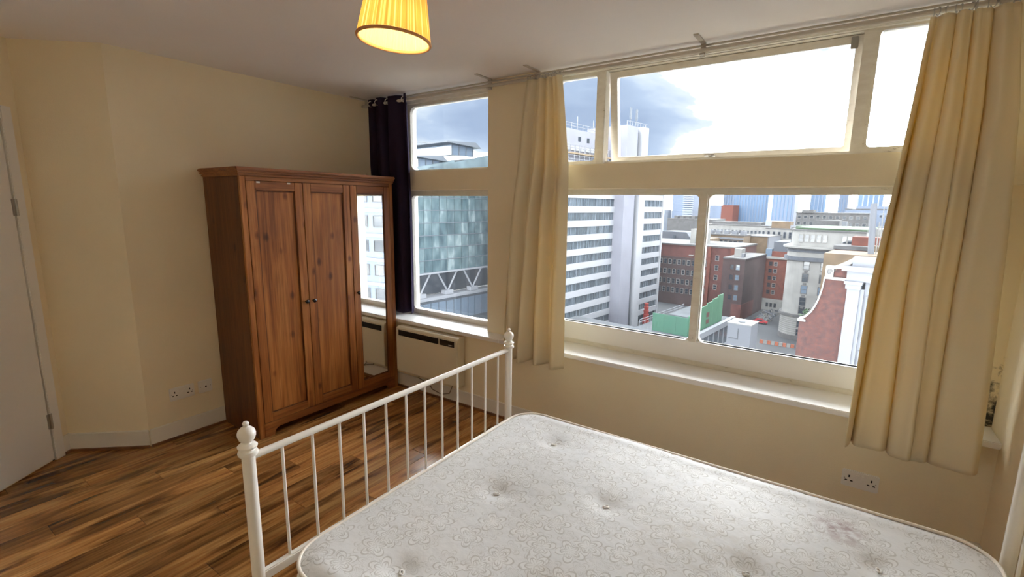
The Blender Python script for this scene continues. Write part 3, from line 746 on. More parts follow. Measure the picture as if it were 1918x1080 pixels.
def curtain_wall_mats():
    nt, b, N, L = nodes('curtain_wall_glass')
    oi = N('ShaderNodeObjectInfo'); tc = N('ShaderNodeTexCoord')
    n = N('ShaderNodeTexNoise'); n.inputs['Scale'].default_value = .45; n.inputs['Detail'].default_value = 4
    mp = N('ShaderNodeMapping'); mp.inputs['Scale'].default_value = (1, 1.2, .5); av = N('ShaderNodeVectorMath'); av.operation = 'ADD'; L(tc.outputs['Object'], av.inputs[0]); L(oi.outputs['Location'], av.inputs[1]); L(av.outputs[0], mp.inputs['Vector']); L(mp.outputs['Vector'], n.inputs['Vector'])
    a = N('ShaderNodeMath'); a.operation = 'MULTIPLY_ADD'; a.inputs[1].default_value = .22; L(oi.outputs['Random'], a.inputs[0])
    s = N('ShaderNodeMath'); s.operation = 'MULTIPLY'; s.inputs[1].default_value = .8; L(n.outputs['Fac'], s.inputs[0]); L(s.outputs[0], a.inputs[2])
    r = ramp(N, [(.28, (.014, .030, .038, 1)), (.45, (.040, .070, .080, 1)), (.60, (.075, .11, .12, 1)), (.78, (.19, .23, .24, 1))]); L(a.outputs[0], r.inputs['Fac'])
    L(r.outputs['Color'], b.inputs['Base Color']); b.inputs['Roughness'].default_value = .12; b.inputs['Specular IOR Level'].default_value = .35
    nt, b, N, L = nodes('ribbon_glass')      # long window bands: blinds and panes as narrow upright strips
    tc = N('ShaderNodeTexCoord'); mp = N('ShaderNodeMapping'); mp.inputs['Scale'].default_value = (0, 1.6, .12); L(tc.outputs['Object'], mp.inputs['Vector'])
    n = N('ShaderNodeTexNoise'); n.inputs['Scale'].default_value = 1; n.inputs['Detail'].default_value = 3; n.inputs['Roughness'].default_value = .8; L(mp.outputs['Vector'], n.inputs['Vector'])
    r = ramp(N, [(.36, (0.028, 0.037, 0.046, 1)), (.52, (0.062, 0.077, 0.093, 1)), (.68, (0.167, 0.192, 0.223, 1))]); L(n.outputs['Fac'], r.inputs['Fac'])
    L(r.outputs['Color'], b.inputs['Base Color']); b.inputs['Roughness'].default_value = .15; b.inputs['Specular IOR Level'].default_value = .6
    nt, b, N, L = nodes('brick_wall')        # near gable: brick courses far too fine to pick apart from here
    tc = N('ShaderNodeTexCoord'); mp = N('ShaderNodeMapping'); mp.inputs['Rotation'].default_value = (PI/2, 0, 0); L(tc.outputs['Object'], mp.inputs['Vector'])
    br = N('ShaderNodeTexBrick'); br.inputs['Scale'].default_value = 4.2; br.inputs['Mortar Size'].default_value = .012; br.inputs['Bias'].default_value = -.2
    br.inputs['Color1'].default_value = (.065, .018, .012, 1); br.inputs['Color2'].default_value = (.022, .009, .010, 1); br.inputs['Mortar'].default_value = (.035, .025, .024, 1)
    L(mp.outputs['Vector'], br.inputs['Vector'])
    n = N('ShaderNodeTexNoise'); n.inputs['Scale'].default_value = 2.2; n.inputs['Detail'].default_value = 6; L(tc.outputs['Object'], n.inputs['Vector'])
    rr = ramp(N, [(.32, (.50,.48,.55,1)), (.66, (1.0,.95,.9,1))]); L(n.outputs['Fac'], rr.inputs['Fac'])
    mx = N('ShaderNodeMix'); mx.data_type = 'RGBA'; mx.blend_type = 'MULTIPLY'; mx.inputs['Factor'].default_value = 1; L(br.outputs['Color'], mx.inputs['A']); L(rr.outputs['Color'], mx.inputs['B'])
    L(mx.outputs['Result'], b.inputs['Base Color']); b.inputs['Roughness'].default_value = .9
curtain_wall_mats()

struct(MB().box(-2500, 2500, 20, 4000, GZ-1, GZ).build('ground', 'asphalt'), 'grey street and ground of the city far below')

class Bld:
    """a building: an Empty at its base, axes along the street grid; parts are given in grid coordinates (s, t, z)"""
    def __init__(b, name, label, s0, s1, t0, t1, z0=GZ, cat='building', group=None):
        b.c = ((s0+s1)/2, (t0+t1)/2, z0); b.r = tag(empty(name, cw(*b.c), GA), label, cat, group); b.wm = {}
        b.d = (s0, s1, t0, t1)
    def part(b, mb, name, m, parent=None, **k):
        o = mb.build(name, m, parent or b.r, **k)
        if parent is None: o.location = (-b.c[0], -b.c[1], -b.c[2])
        return o
    def box(b, name, m, s0, s1, t0, t1, z0, z1, parent=None, **k): return b.part(MB().box(s0, s1, t0, t1, z0, z1), name, m, parent, **k)
    def window(b, face, a, z, w, h, frame='stucco_white', glass='glass_dark', d=.12, fw=.14, bars=True, name='window'):
        """one window in the south face (a = s) or the east face (a = t), centre (a, z); a frame proud of the wall around a set back pane"""
        key = (face, w, h, frame, glass, bars)
        if key not in b.wm:
            mb = MB(); q = [(-w/2, -w/2+fw, -h/2, h/2), (w/2-fw, w/2, -h/2, h/2), (-w/2+fw, w/2-fw, -h/2, -h/2+fw), (-w/2+fw, w/2-fw, h/2-fw, h/2)]
            if bars: q.append((-w/2+fw, w/2-fw, -fw*.3, fw*.3))
            for x0, x1, z0, z1 in q:
                mb.box(x0, x1, -d, .02, z0, z1) if face == 's' else mb.box(-.02, d, x0, x1, z0, z1)
            if face == 's': mb.box(-w/2+fw, w/2-fw, -.03, .02, -h/2+fw, h/2-fw, 1)
            else: mb.box(-.02, .03, -w/2+fw, w/2-fw, -h/2+fw, h/2-fw, 1)
            b.wm[key] = mb.mesh(name)
        s0, s1, t0, t1 = b.d
        p = (a, t0, z) if face == 's' else (s1, a, z)
        return link(name, b.wm[key], [frame, glass], b.r, (p[0]-b.c[0], p[1]-b.c[1], p[2]-b.c[2]))

# ---- white banded office tower: long wing facing the street, lift core, far wing
def banded_tower():
    b = Bld('office_tower', 'tall office tower with white bands between long strips of windows', -92, -70, 95, 151.5)
    b.box('wing_wall', 'glass_dark', -92, -70.5, 95, 121, GZ, 11.9); b.box('wing_wall', 'glass_dark', -92, -70.5, 132, 151.5, GZ, 8)
    zs = [.48-3.63*k for k in range(-3, 10)]
    for z in zs:
        for t0, t1 in ((95, 121.2), (131.5, 151.5)):
            if z+.9 > 8 and t0 > 100: continue
            b.box('band', 'band_white', -70.9, -70, t0, t1, z-.80, z+.80)
            if z-2.83 > GZ: b.box('window_band', 'ribbon_glass', -70.7, -70.35, t0, t1, z-2.83, z-.80)
    b.box('corner_pier', 'band_white', -71, -69.8, 151.0, 151.8, GZ, 9)
    b.box('end_wall', 'band_white', -92, -70.2, 94.4, 95, GZ, 12)
    for z in zs:
        if z-2.83 > GZ and z < 9: b.box('end_window_band', 'ribbon_glass', -90, -72, 94.2, 94.5, z-2.83, z-.80)
    b.box('top_band', 'band_white', -92, -69.8, 94.2, 121, 9.6, 12.2)
    co = b.box('lift_core', 'concrete_lavender', -80, -67.2, 120.6, 126.6, GZ, 23.0)
    b.box('core_slot', 'canopy_grey', -80, -68.4, 126.6, 129.0, GZ, 22.6)
    for k in range(15): b.box('slot_light', 'band_white', -68.5, -68.3, 127.3, 128.1, -30+k*3.4, -29.2+k*3.4)
    b.box('core_wall', 'band_white', -80, -67.0, 129.0, 132.6, GZ, 23.4)
    # recessed rooftop storeys behind scaffolding
    b.box('penthouse', 'concrete_lavender', -90, -73, 96, 119, 12.0, 20.4)
    b.box('penthouse_band', 'band_white', -90, -72.6, 96, 119, 15.2, 16.2)
    for t in (99, 106, 110): b.box('penthouse_window', 'glass_dark', -73.1, -72.9, t, t+1.1, 17.6, 18.8)
    sc_ = MB()
    for t in [95+2.3*k for k in range(12)]:
        sc_.tube([(-71.2, t, 12), (-71.2, t, 16.4)], .09, 5); sc_.tube([(-72.4, t, 12), (-72.4, t, 16.4)], .09, 5)
    for z in (12.9, 13.8, 15.6, 16.3): sc_.tube([(-71.2, 95, z), (-71.2, 121, z)], .08, 5)
    b.part(sc_, 'scaffold', 'scaffold')['kind'] = 'stuff'
    b.box('scaffold_deck', 'timber_pale', -72.6, -71, 95, 121, 14.1, 14.45)
    rl = MB()
    for t in [96+2.5*k for k in range(10)]: rl.tube([(-73.4, t, 20.4), (-73.4, t, 22.0 + (1.8 if k_odd(t) else 0))], .07, 5)
    for z in (21.2, 21.9): rl.tube([(-73.4, 96, z), (-73.4, 119, z)], .06, 5)
    b.part(rl, 'roof_railing', 'scaffold')['kind'] = 'stuff'
    rl = MB()
    for t in [121+1.5*k for k in range(8)]: rl.tube([(-67.6, t, 23), (-67.6, t, 24.2)], .06, 5)
    rl.tube([(-67.6, 120.8, 24.1), (-67.6, 132.4, 24.5)], .06, 5)
    b.part(rl, 'core_railing', 'scaffold')['kind'] = 'stuff'
    for t in (125.2, 128.6):
        b.part(MB().tube([(-69, t, 23), (-69, t, 28.3)], .10, 6).box(-69.25, -68.75, t-.22, t+.22, 25.2, 28.2), 'antenna', 'canopy_grey')
def k_odd(t): return int(t/2.5) % 3 == 0
banded_tower()

# ---- glass office building seen through the narrow window
def glass_building():
    b = Bld('glass_building', 'blue green glass office building with raised roof wings and white V columns', -130, -100, 46, 112)
    b.box('core', 'glass_grey', -130, -100.6, 46, 112, -16.8, 9.0)
    ph, pw_ = 3.25, 2.6
    me = MB().box(-.15, 0, -pw_/2+.07, pw_/2-.07, -ph/2+.10, ph/2-.10).mesh('pane')
    for i in range(25):
        for j in range(8):
            link('pane', me, 'curtain_wall_glass', b.r, (-100-b.c[0], 47.3+i*pw_-b.c[1], -14.9+j*ph-b.c[2]))
    b.box('ledge', 'podium_white', -101, -99.5, 46, 112, -16.85, -16.45)
    for j in range(9): b.box('floor_edge', 'canopy_grey', -100.3, -99.95, 46, 112, -16.6+j*3.25, -16.4+j*3.25)
    b.box('undercroft', 'glass_dark', -128, -103.5, 46, 112, -23.0, -16.8)
    for k in range(7):
        t = 66.5+k*9.4
        for d in (-3.4, 3.4):
            b.part(MB().tube([(-100.4, t, -22.2), (-100.4, t+d, -16.9)], .24, 8), 'v_column', 'podium_white')
        b.box('column_foot', 'podium_white', -101.4, -99.6, t-1.4, t+1.4, -23.0, -21.9)
    b.box('lower_ledge', 'podium_white', -103, -99.3, 46, 112, -23.9, -23.1)
    b.box('shop_glass', 'glass_grey', -128, -100.4, 46, 112, GZ, -23.9)
    for k in range(24): b.box('shop_pane', 'pane_blue', -100.4, -100.2, 47+k*2.7, 49.4+k*2.7, -30.5, -24.8)
    # stepped glass roofs, each with a clerestory under a flat wing
    for (t0, t1, za, zb_, c0, c1, cz) in ((46, 74, 4.5, 10.0, 58, 71.5, 10.3), (66, 88, 8.4, 14.6, 73.2, 84.6, 12.6), (79, 112, 10.4, 19.4, 84.2, 96.4, 17.0)):
        b.part(MB().prism([(t0, 8.0), (t1, 8.0), (t1, zb_-1.6), (t0, za)], -124, -100.2, axis='x'), 'glass_roof', 'glass_roof')
        cl = b.box('clerestory', 'pane_blue', -120, -100.8, c0+3.2, c1-1.2, cz-2.6, cz)
        for k in range(4): b.box('clerestory_post', 'canopy_grey', -100.8, -100.6, c0+3.2+k*(c1-c0-4.5)/3, c0+3.45+k*(c1-c0-4.5)/3, cz-2.6, cz)
        b.part(MB().prism([(c0, cz+.2), (c0, cz+.45), (c1-2, cz+1.0), (c1, cz-.4), (c1-1, cz-.3)], -121, -98.6, axis='x'), 'roof_wing', 'canopy_grey')
        b.part(MB().prism([(c1-13, cz+1.9), (c1+6, cz+2.7), (c1+6, cz+2.45), (c1-13, cz+1.75)], -118, -117.4, axis='x'), 'far_roof_edge', 'podium_white')
glass_building()

# ---- long red brick building behind the tower, with its small windows
def brick_long():
    b = Bld('brick_building', 'long red brick building with rows of small windows behind the banded tower', -98, -53.6, 175, 200)
    b.box('wall', 'brick_red', -98, -53.6, 175, 200, GZ, -12.6)
    b.box('lower_wall', 'brick_dark', -98, -64.6, 174.6, 175, GZ, -17.0)
    b.box('parapet', 'stone_grey', -98.2, -53.4, 174.4, 200.2, -12.6, -12.1)
    b.box('stair_pilaster', 'brick_orange', -62.4, -61.4, 174.0, 175, GZ, -12.5)
    b.box('pilaster', 'brick_orange', -54.8, -53.6, 174.2, 175, GZ, -12.4)
    b.d = (-98, -53.6, 174.6, 200)
    for j, z in enumerate((-18.9, -22.6, -26.2, -29.6)):
        for k in range(12): b.window('s', -83.6+k*1.78, z, 1.25, 2.0, 'stone_grey' if (k+j) % 2 else 'stone_white', 'glass_dark')
    b.d = (-98, -53.6, 175, 200)
    for j in range(4):
        b.window('s', -63.4, -18.6-3.4*j, .85, 2.2, 'stone_white', 'glass_dark', bars=False)
        b.window('s', -59.4, -16.3-3.5*j, 1.3, 1.9, 'stone_white', 'glass_dark')
    for s in (-82, -68.5): b.box('ledge_light', 'stone_white', s-.8, s+.8, 174.0, 175, -16.2, -15.9)
    b.box('roof_box', 'stone_white', -72.3, -67, 182, 188, -12.6, -6.8); b.box('roof_door', 'glass_dark', -70.2, -69.4, 181.8, 182, -12.0, -10.0)
brick_long()
def brick_dark():
    b = Bld('brick_building', 'dark brown brick block with a bare side wall beside the red brick building', -53.4, -46.6, 163, 187)
    b.box('wall', 'brick_dark', -53.4, -46.6, 163, 187, GZ, -15.0)
    b.box('base_wall', 'brick_red', -49.6, -46.5, 162.7, 176, GZ, -29.6)
    b.box('parapet', 'stone_grey', -53.4, -46.4, 162.8, 187.2, -15.0, -14.6)
    for j in range(4):
        b.window('s', -48.6, -17.6-3.3*j, 1.3, 1.8, 'stone_grey', 'pane_blue'); b.window('s', -50.4, -17.6-3.3*j, 1.3, 1.8, 'brick_dark', 'glass_dark')
    b.box('roof_hut', 'stone_white', -51.6, -49.4, 168, 172, -14.8, -12.0); b.box('roof_duct', 'stucco_white', -48.8, -48, 166, 168, -14.8, -13.3)
brick_dark()
def tan_block():
    b = Bld('tan_building', 'windowless tan brick block rising behind the dark brick block', -66.2, -57, 230, 250)
    b.box('wall', 'brick_tan', -66.2, -57.4, 230, 250, GZ, -11.2); b.box('edge_wall', 'stucco_white', -57.4, -56.9, 229.8, 250, GZ, -11.0); b.box('parapet', 'stone_grey', -66.4, -56.8, 229.7, 250, -11.2, -10.8)
tan_block()
def orange_block():
    b = Bld('brick_building', 'bright orange brick building with a white ground floor beside the alley', -47.8, -35, 189, 205)
    b.box('wall', 'brick_orange', -47.8, -35, 189, 205, -30.8, -16.4); b.box('ground_floor', 'stone_white', -48, -35, 188.6, 205, GZ, -31.4)
    b.box('string_course', 'stone_white', -48.1, -34.9, 188.5, 205, -31.4, -30.8); b.box('cornice', 'stone_white', -48.1, -34.9, 188.5, 205, -16.4, -15.7)
    b.box('attic', 'brick_orange', -46.6, -35, 190, 204, -15.7, -13.8); b.box('green_roof', 'slate', -45.5, -36, 191, 203, -13.8, -10.4); b.box('plant_box', 'pane_blue', -47.6, -45.6, 189.6, 192, -15.7, -13)
    for j in range(5):
        for k, s in enumerate((-45.4, -43.8, -39.6)): b.window('s', s, -18.2-2.55*j, 1.2, 1.5, 'stone_white' if k == 1 else 'brick_dark', 'glass_dark')
    b.d = (-47.8, -35, 188.6, 205)
    for s in (-45.2, -43.9, -42.6, -39.8): b.window('s', s, -33.0, .9, 1.6, 'stone_grey', 'glass_dark', bars=False)
orange_block()

# ---- white stone building with a rounded corner
def stone_building():
    b = Bld('stone_building', 'white stone building with a rounded corner, dark cornices and tall windows', -33, -15, 150, 178)
    R = 5.0
    def outline(g): # rounded south west corner
        p = [(-15, 178), (-33-g, 178), (-33-g, 150+R)]
        p += [(-33+R-(R+g)*math.cos(a), 150+R-(R+g)*math.sin(a)) for a in [PI/2*k/8 for k in range(1, 9)]]
        return p + [(-15, 150-g)]
    def lay(name, m, z0, z1, g=0): return b.part(MB().prism(outline(g), z0, z1, axis='z'), name, m)
    lay('wall', 'stone_white', -27.6, -9.6); lay('lower_wall', 'stone_white', -33.6, -28.2, .25); lay('plinth', 'stone_grey', GZ, -33.6, .4)
    for k in range(9): lay('course', 'stone_grey', -33.0+k*.55, -32.93+k*.55, .29)
    lay('string_course', 'stone_grey', -28.2, -27.6, .7)
    lay('dark_cornice', 'slate', -12.6, -11.6, .8); lay('frieze', 'stone_white', -11.6, -9.6, .15); lay('dark_frieze', 'slate', -10.3, -9.4, .35)
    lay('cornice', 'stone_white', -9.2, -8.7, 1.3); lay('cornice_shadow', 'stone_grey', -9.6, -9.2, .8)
    lay('attic', 'stone_white', -8.7, -4.6, -.6); lay('roof_edge', 'stone_grey', -4.6, -4.2, -.3); lay('roof_planting', 'leaf', -4.25, -3.75, -1.2)
    b.d = (-33, -15, 150, 178)
    for z in (-13.9, -17.2, -20.5, -23.8): 
        b.window('s', -27.2, z, 1.6, 2.4, 'stone_grey', 'glass_dark' if z != -20.5 else 'pane_blue'); b.window('s', -23.2, z, 1.6, 2.4, 'stone_grey', 'glass_dark' if z != -20.5 else 'pane_blue')
        b.box('carved_pier', 'stone_white', -20.6, -19.2, 149.6, 150, z-1.6, z+1.7)
        b.box('plaque', 'stone_grey', -27.6, -26.8, 149.85, 150.02, z-1.95, z-1.45)
    for s in (-27.2, -23.2): b.window('s', s, -26.2, 1.6, 2.2, 'stone_grey', 'glass_dark')
    b.d = (-33, -15, 149.72, 178)
    for z in (-30.2, -32.6):
        for s in (-27.2, -23.6, -20.2): b.window('s', s, z, 1.5, 1.9, 'stone_grey', 'glass_dark')
    b.d = (-33, -15, 150.55, 178)
    for s in (-29.4, -28.0, -26.6, -25.2, -23.8, -19.5, -18.3, -16.6, -15.6): b.window('s', s, -6.5, 1.15, 2.1, 'stone_white', 'glass_dark')
    b.box('side_wing', 'stone_white', -33, -12, 168, 178, -8, -4)
stone_building()
def red_right():
    b = Bld('brick_building', 'red brick block between the stone building and the masts', -20, -5, 136, 148)
    b.box('wall', 'brick_red', -19.9, -6, 140, 148, GZ, -8.2); b.box('cornice', 'stone_grey', -20.1, -5.8, 139.6, 148, -8.2, -7.3); b.box('upper_wall', 'brick_orange', -17, -6, 143, 148, -7.3, -5.2)
    b.box('rear_wall', 'brick_tan', -12.6, -5, 136, 139.6, GZ, -6.8)
red_right()

# ---- near brick gable with a swept stone coping and a white pilaster
def gable():
    b = Bld('gable_house', 'red brick gable with a swept white coping and a tall white pilaster', -10.05, 20, 55, 61)
    curve = [(-10.05, -9.62), (-9.75, -9.5), (-9.4, -9.15), (-9.06, -8.7), (-8.78, -8.1), (-8.56, -7.4), (-8.40, -6.6), (-8.30, -5.9), (-8.26, -5.13)]
    wall = [(-10.05, GZ)] + curve + [(-7.68, -5.06), (-6.3, -5.06), (-6.3, GZ)]
    b.part(MB().prism(wall, 55, 55.6), 'brick_wall', 'brick_wall')
    b.part(MB().prism([(-7.6, -5.06), (-7.6, -4.5), (-7.0, -3.6), (-6.3, -3.2), (-6.3, -5.06)], 55, 55.6), 'upper_brick', 'brick_wall')
    up = [(x-.10, z+.17) for x, z in curve]
    b.part(MB().prism(curve + up[::-1], 54.85, 55.8), 'swept_coping', 'stone_white')
    b.box('coping_foot', 'stone_white', -10.2, -9.5, 54.85, 55.8, -9.74, -9.5)
    vb = b.box('volute_block', 'stone_white', -8.3, -7.62, 54.8, 55.8, -5.2, -3.95)
    spiral = [(-7.96+.24*(1-k/26)*math.cos(k*.5), 54.78, -4.5+.30*(1-k/26)*math.sin(k*.5)) for k in range(24)]
    b.part(MB().tube(spiral, .05, 6), 'volute', 'stone_grey')
    b.box('stone_band', 'stone_white', -7.7, -6.3, 54.85, 55.7, -5.25, -4.98); b.part(MB().prism([(-7.7, -4.2), (-7.0, -4.1), (-6.2, -3.5), (-6.2, -3.0), (-7.2, -3.7), (-7.7, -3.95)], 54.85, 55.7), 'raking_coping', 'stone_white')
    b.box('pilaster', 'stucco_white', -6.35, -5.36, 54.5, 55.6, GZ, -5.9); b.box('pilaster_edge', 'stucco_white', -5.36, -5.05, 54.75, 55.6, GZ, -5.9)
    b.box('capital', 'stucco_white', -6.5, -5.3, 54.35, 55.6, -5.9, -5.45); b.box('capital_top', 'stucco_white', -6.62, -5.2, 54.2, 55.6, -5.45, -5.15)
    b.box('entablature', 'stucco_white', -6.5, 20, 54.4, 56, -5.15, -4.2); b.box('cornice', 'stucco_white', -6.9, 20.2, 54.0, 56, -4.2, -3.75); b.box('blocking_course', 'stucco_white', -6.2, 20, 54.6, 56, -3.75, -2.9)
    b.box('bay_wall', 'stucco_white', -5.05, 20, 55.1, 55.6, GZ, -5.15)
    b.d = (-10.05, 20, 55.1, 61); b.window('s', -4.25, -8.6, 1.3, 4.2, 'stucco_white', 'glass_grey'); b.window('s', -4.25, -13.9, 1.3, 4.2, 'stucco_white', 'glass_grey'); [b.window('s', -2.0+k*2.3, z, 1.3, 4.2, 'stucco_white', 'glass_grey') for k in range(9) for z in (-8.6, -13.9)]
    b.box('house_body', 'brick_dark', -10.0, 20, 55.6, 61, GZ, -10.0); b.box('roof', 'slate', -6.2, 20, 56, 61, -10, -4.4)
gable()

# ---- low podium roof with green hoardings
def podium():
    b = Bld('podium_building', 'low flat roofed podium with a white edge and tall glazing below', -66, -36.6, 50, 124)
    b.box('front_block', 'roof_grey', -66, -37, 50, 98, GZ, -25.6); b.box('rear_block', 'roof_grey', -50, -37, 98, 124, GZ, -25.6)
    b.box('white_edge', 'podium_white', -37.4, -36.5, 50, 124.2, -26.6, -25.3)
    b.box('side_glass', 'glass_grey', -37.1, -36.9, 50, 124, -34, -26.6)
    for k in range(22): b.box('glazing_bar', 'podium_white', -37, -36.75, 51+k*3.3, 51.25+k*3.3, -34, -26.6)
    b.box('mid_ledge', 'podium_white', -37, -36.5, 50, 124, -31.6, -31.0)
    b.box('parapet_line', 'slate', -66, -37.2, 90.6, 90.9, -25.6, -25.3)
podium()
def hoarding():
    b = Bld('site_enclosure', 'green site hoarding around a grey roof on the podium', -46, -38, 98, 118.5, -25.6, 'hoarding')
    for k in range(3): b.box('green_board', 'hoarding_green', -46+k*2.667, -43.36+k*2.667, 98, 98.2, -25.55, -21.6)
    for k in range(6): b.box('mint_board', 'hoarding_mint', -38.2, -38, 98.2+k*3.4, 101.56+k*3.4, -25.55, -21.2+k*.45)
    for k in range(2):
        o = b.box('poster', 'brick_red', -38.0, -37.95, 108.2, 109.8, -24.6+k*1.5, -23.6+k*1.6)
    b.box('shed_roof', 'roof_grey', -45.6, -38.4, 105, 118.4, -23.4, -23.0); b.box('shed_wall', 'slate', -45.6, -38.4, 104.8, 105, -25.5, -23.4)
    b.box('low_roof', 'stucco_white', -45.0, -38.4, 98.6, 104.4, -24.6, -24.3)
    for k in range(4): b.box('roof_rib', 'stone_white', -44.4+k*1.6, -44.2+k*1.6, 98.6, 104.4, -24.3, -24.1)
    for k in range(7): b.part(MB().tube([(-41.4+k*.35, 112+k*.9, -23), (-41.4+k*.35, 112+k*.9, -22.2)], .18, 6), 'roof_vent', 'stucco_white')
    rl = MB()
    for z in (-24.6, -24.0): rl.tube([(-49.6, 99, z), (-49.6, 124, z)], .07, 5)
    for k in range(10): rl.tube([(-49.6, 99+k*2.7, -25.6), (-49.6, 99+k*2.7, -24.0)], .07, 5)
    b.part(rl, 'guard_rail', 'scaffold')
hoarding()
def white_plant():
    b = Bld('lift_housing', 'plain white box shaped lift housing beside the podium', -29.2, -25, 95, 99.5)
    b.box('shaft', 'stucco_white', -29.2, -25, 95, 99.5, GZ, -20.4); b.box('cap', 'stone_white', -29.3, -24.9, 94.9, 99.6, -20.4, -20.2)
    b.box('hatch', 'roof_grey', -27.6, -26.6, 96, 97, -20.2, -20.1); b.box('panel_line', 'roof_grey', -28.9, -27.2, 94.93, 95, -23.3, -23.15); b.box('panel_line', 'roof_grey', -27.3, -27.15, 94.93, 95, -23.3, -21.2)
white_plant()

# ---- small things on the ground
def car():
    p = cw(-40.8, 164.5, GZ); r = tag(empty('parked_car', p, GA+math.radians(8)), 'small red car parked on the open street', 'car')
    MB().prism([(-2.1, .35), (2.1, .35), (2.1, .85), (1.2, .95), (.7, 1.45), (-1.1, 1.48), (-1.7, .98), (-2.1, .9)], -.85, .85).build('body', 'car_red', r, .08)
    MB().prism([(-.95, .98), (.95, .98), (.6, 1.38), (-.75, 1.40)], -.88, .88).build('side_windows', 'glass_dark', r)
    for x in (-1.3, 1.3):
        for y in (-.8, .8): MB().tube([(x, y-.1, .33), (x, y+.1, .33)], .33, 12).build('wheel', 'tyre', r)
car()
for k in range(9):
    o = MB().box(-.42, .42, -.2, .2, 0, .25).box(-.40, .40, -.1, .1, .25, 1.0).build('road_barrier', 'barrier_orange' if k % 2 == 0 else 'stone_white')
    o.location = cw(-34+k*.92, 140.3+k*.11, GZ); o.rotation_euler = (0, 0, GA)
    tag(o, ('orange' if k % 2 == 0 else 'white') + ' plastic road barrier, ' + ('leftmost', 'second from the left', 'third from the left', 'fourth from the left', 'middle one', 'fourth from the gable end', 'third from the gable end', 'second from the gable end', 'nearest the gable')[k] + ' in the street row', 'barrier', 'road barriers in the street')
ch = tag(empty('rubble_chute', cw(-66.6, 137, GZ)), 'red plastic rubble chute standing at the foot of the tower', 'chute')
for k in range(6): MB().lathe([(.95-.09*k, 0), (1.15-.09*k, 1.1)], (0, 0, k*1.15), 10).build('chute_section', 'safety_red', ch)
tag(link('warning_board', MB().box(-.8, .8, -.1, .1, 0, 1.5).box(-.1, .1, -.5, .5, 0, .15).mesh('warning_board'), 'safety_red', None, cw(-67, 118.5, GZ)), 'small red warning board near the tower foot', 'sign')
def heap(name, label, s0, s1, t0, t1, n, mats, seed, size):
    rn = random.Random(seed)
    mb = MB()
    for k in range(n):
        s, t = rn.uniform(s0, s1), rn.uniform(t0, t1); L_, w = rn.uniform(.6, size), rn.uniform(.15, .7); h = rn.uniform(.1, 1.1); a = rn.uniform(0, PI)
        c, d = math.cos(a), math.sin(a); p = cw(s, t, GZ)
        q = [(-L_/2, -w/2), (L_/2, -w/2), (L_/2, w/2), (-L_/2, w/2)]
        z0 = rn.uniform(0, .9)
        vts = [(p.x+c*x-d*y, p.y+d*x+c*y, p.z+zz+z0*(x/L_+.5)) for zz in (0, h*.5) for x, y in q]
        mb.add(vts, [(3,2,1,0), (4,5,6,7), (0,1,5,4), (1,2,6,5), (2,3,7,6), (3,0,4,7)], rn.randrange(len(mats)))
    tag(mb.build(name, mats), label, 'rubble', kind='stuff')
heap('site_rubble', 'heap of planks, sheets and rubble between the tower and the podium', -63.5, -56, 128, 158, 170, ['scrap', 'timber_pale', 'stone_grey', 'stucco_white', 'roof_grey'], 2, 4.5)
heap('alley_rubble', 'scattered scrap and planks lying at the alley mouth', -43.8, -40, 168, 186, 110, ['scrap', 'slate', 'roof_grey', 'scrap', 'stone_grey'], 3, 4.0)
def bush(label, s, t, z, r_, n, seed):
    rn = random.Random(seed); mb = MB(); root = tag(empty('shrub', cw(s, t, z)), label, 'shrub')
    for k in range(n):
        a, e, q = rn.uniform(0, 2*PI), rn.uniform(-.3, 1.2), r_*rn.random()**.4
        c = Vector((q*math.cos(a)*math.cos(e), q*math.sin(a)*math.cos(e), r_*.6+q*math.sin(e))); d1 = Vector((rn.gauss(0,1), rn.gauss(0,1), rn.gauss(0,1))).normalized()*.22*r_; d2 = d1.orthogonal().normalized()*.12*r_
        mb.add([c-d1, c+d2, c+d1, c-d2], [(0,1,2,3)])
    mb.build('foliage', 'leaf', root)
    st_ = MB()
    for k in range(4): st_.tube([(0, 0, 0), (r_*.4*math.cos(k*1.6), r_*.4*math.sin(k*1.6), r_)], [.06*r_, .02*r_], 5)
    st_.build('stem', 'timber_pale', root)
bush('green self-seeded bush growing by the swept coping of the gable', -9.35, 56.2, -10.0, .9, 90, 1)

# ---- mid distance roofs
def simple(name, label, s0, s1, t0, t1, z1, m, rows=(), cols=0, ww_=1.2, hh=1.6, frame='stone_white', glass='glass_dark', parapet='stone_grey', z0=GZ, cat='building', roof=()):
    b = Bld(name, label, s0, s1, t0, t1, z0, cat)
    b.box('wall', m, s0, s1, t0, t1, z0, z1)
    if parapet: b.box('parapet', parapet, s0-.3, s1+.3, t0-.3, t1, z1, z1+.5)
    for z in rows:
        for k in range(cols): b.window('s', s0+(k+.5)*(s1-s0)/cols, z, ww_, hh, frame, glass)
    for (nm, mm, a0, a1, b0, b1, c0, c1) in roof: b.box(nm, mm, a0, a1, b0, b1, c0, c1)
    return b
simple('terrace_building', 'cream building with a row of square windows above the red brick building', -84, -64, 218, 228, -10.6, 'brick_tan', (-13.6,), 10, 1.7, 1.9, 'stucco_white', roof=[('roof_unit', 'stucco_white', -83+k*3.4, -81+k*3.4, 220, 223, -10.4, -8.6) for k in range(6)] + [('white_ledge', 'stucco_white', -84.5, -63.8, 217.4, 218, -12.2, -11.4)])
simple('long_building', 'long pale building with a ribbon of dark windows under a flat roof', -112, -66, 300, 318, -9.2, 'stone_white', (-12.6,), 22, 1.3, 1.8, 'stucco_white', roof=[('roof_plant', 'stone_grey', -108, -80, 304, 312, -8.7, -7.0), ('roof_plant', 'tower_pale', -78, -70, 304, 312, -8.7, -6.0)])
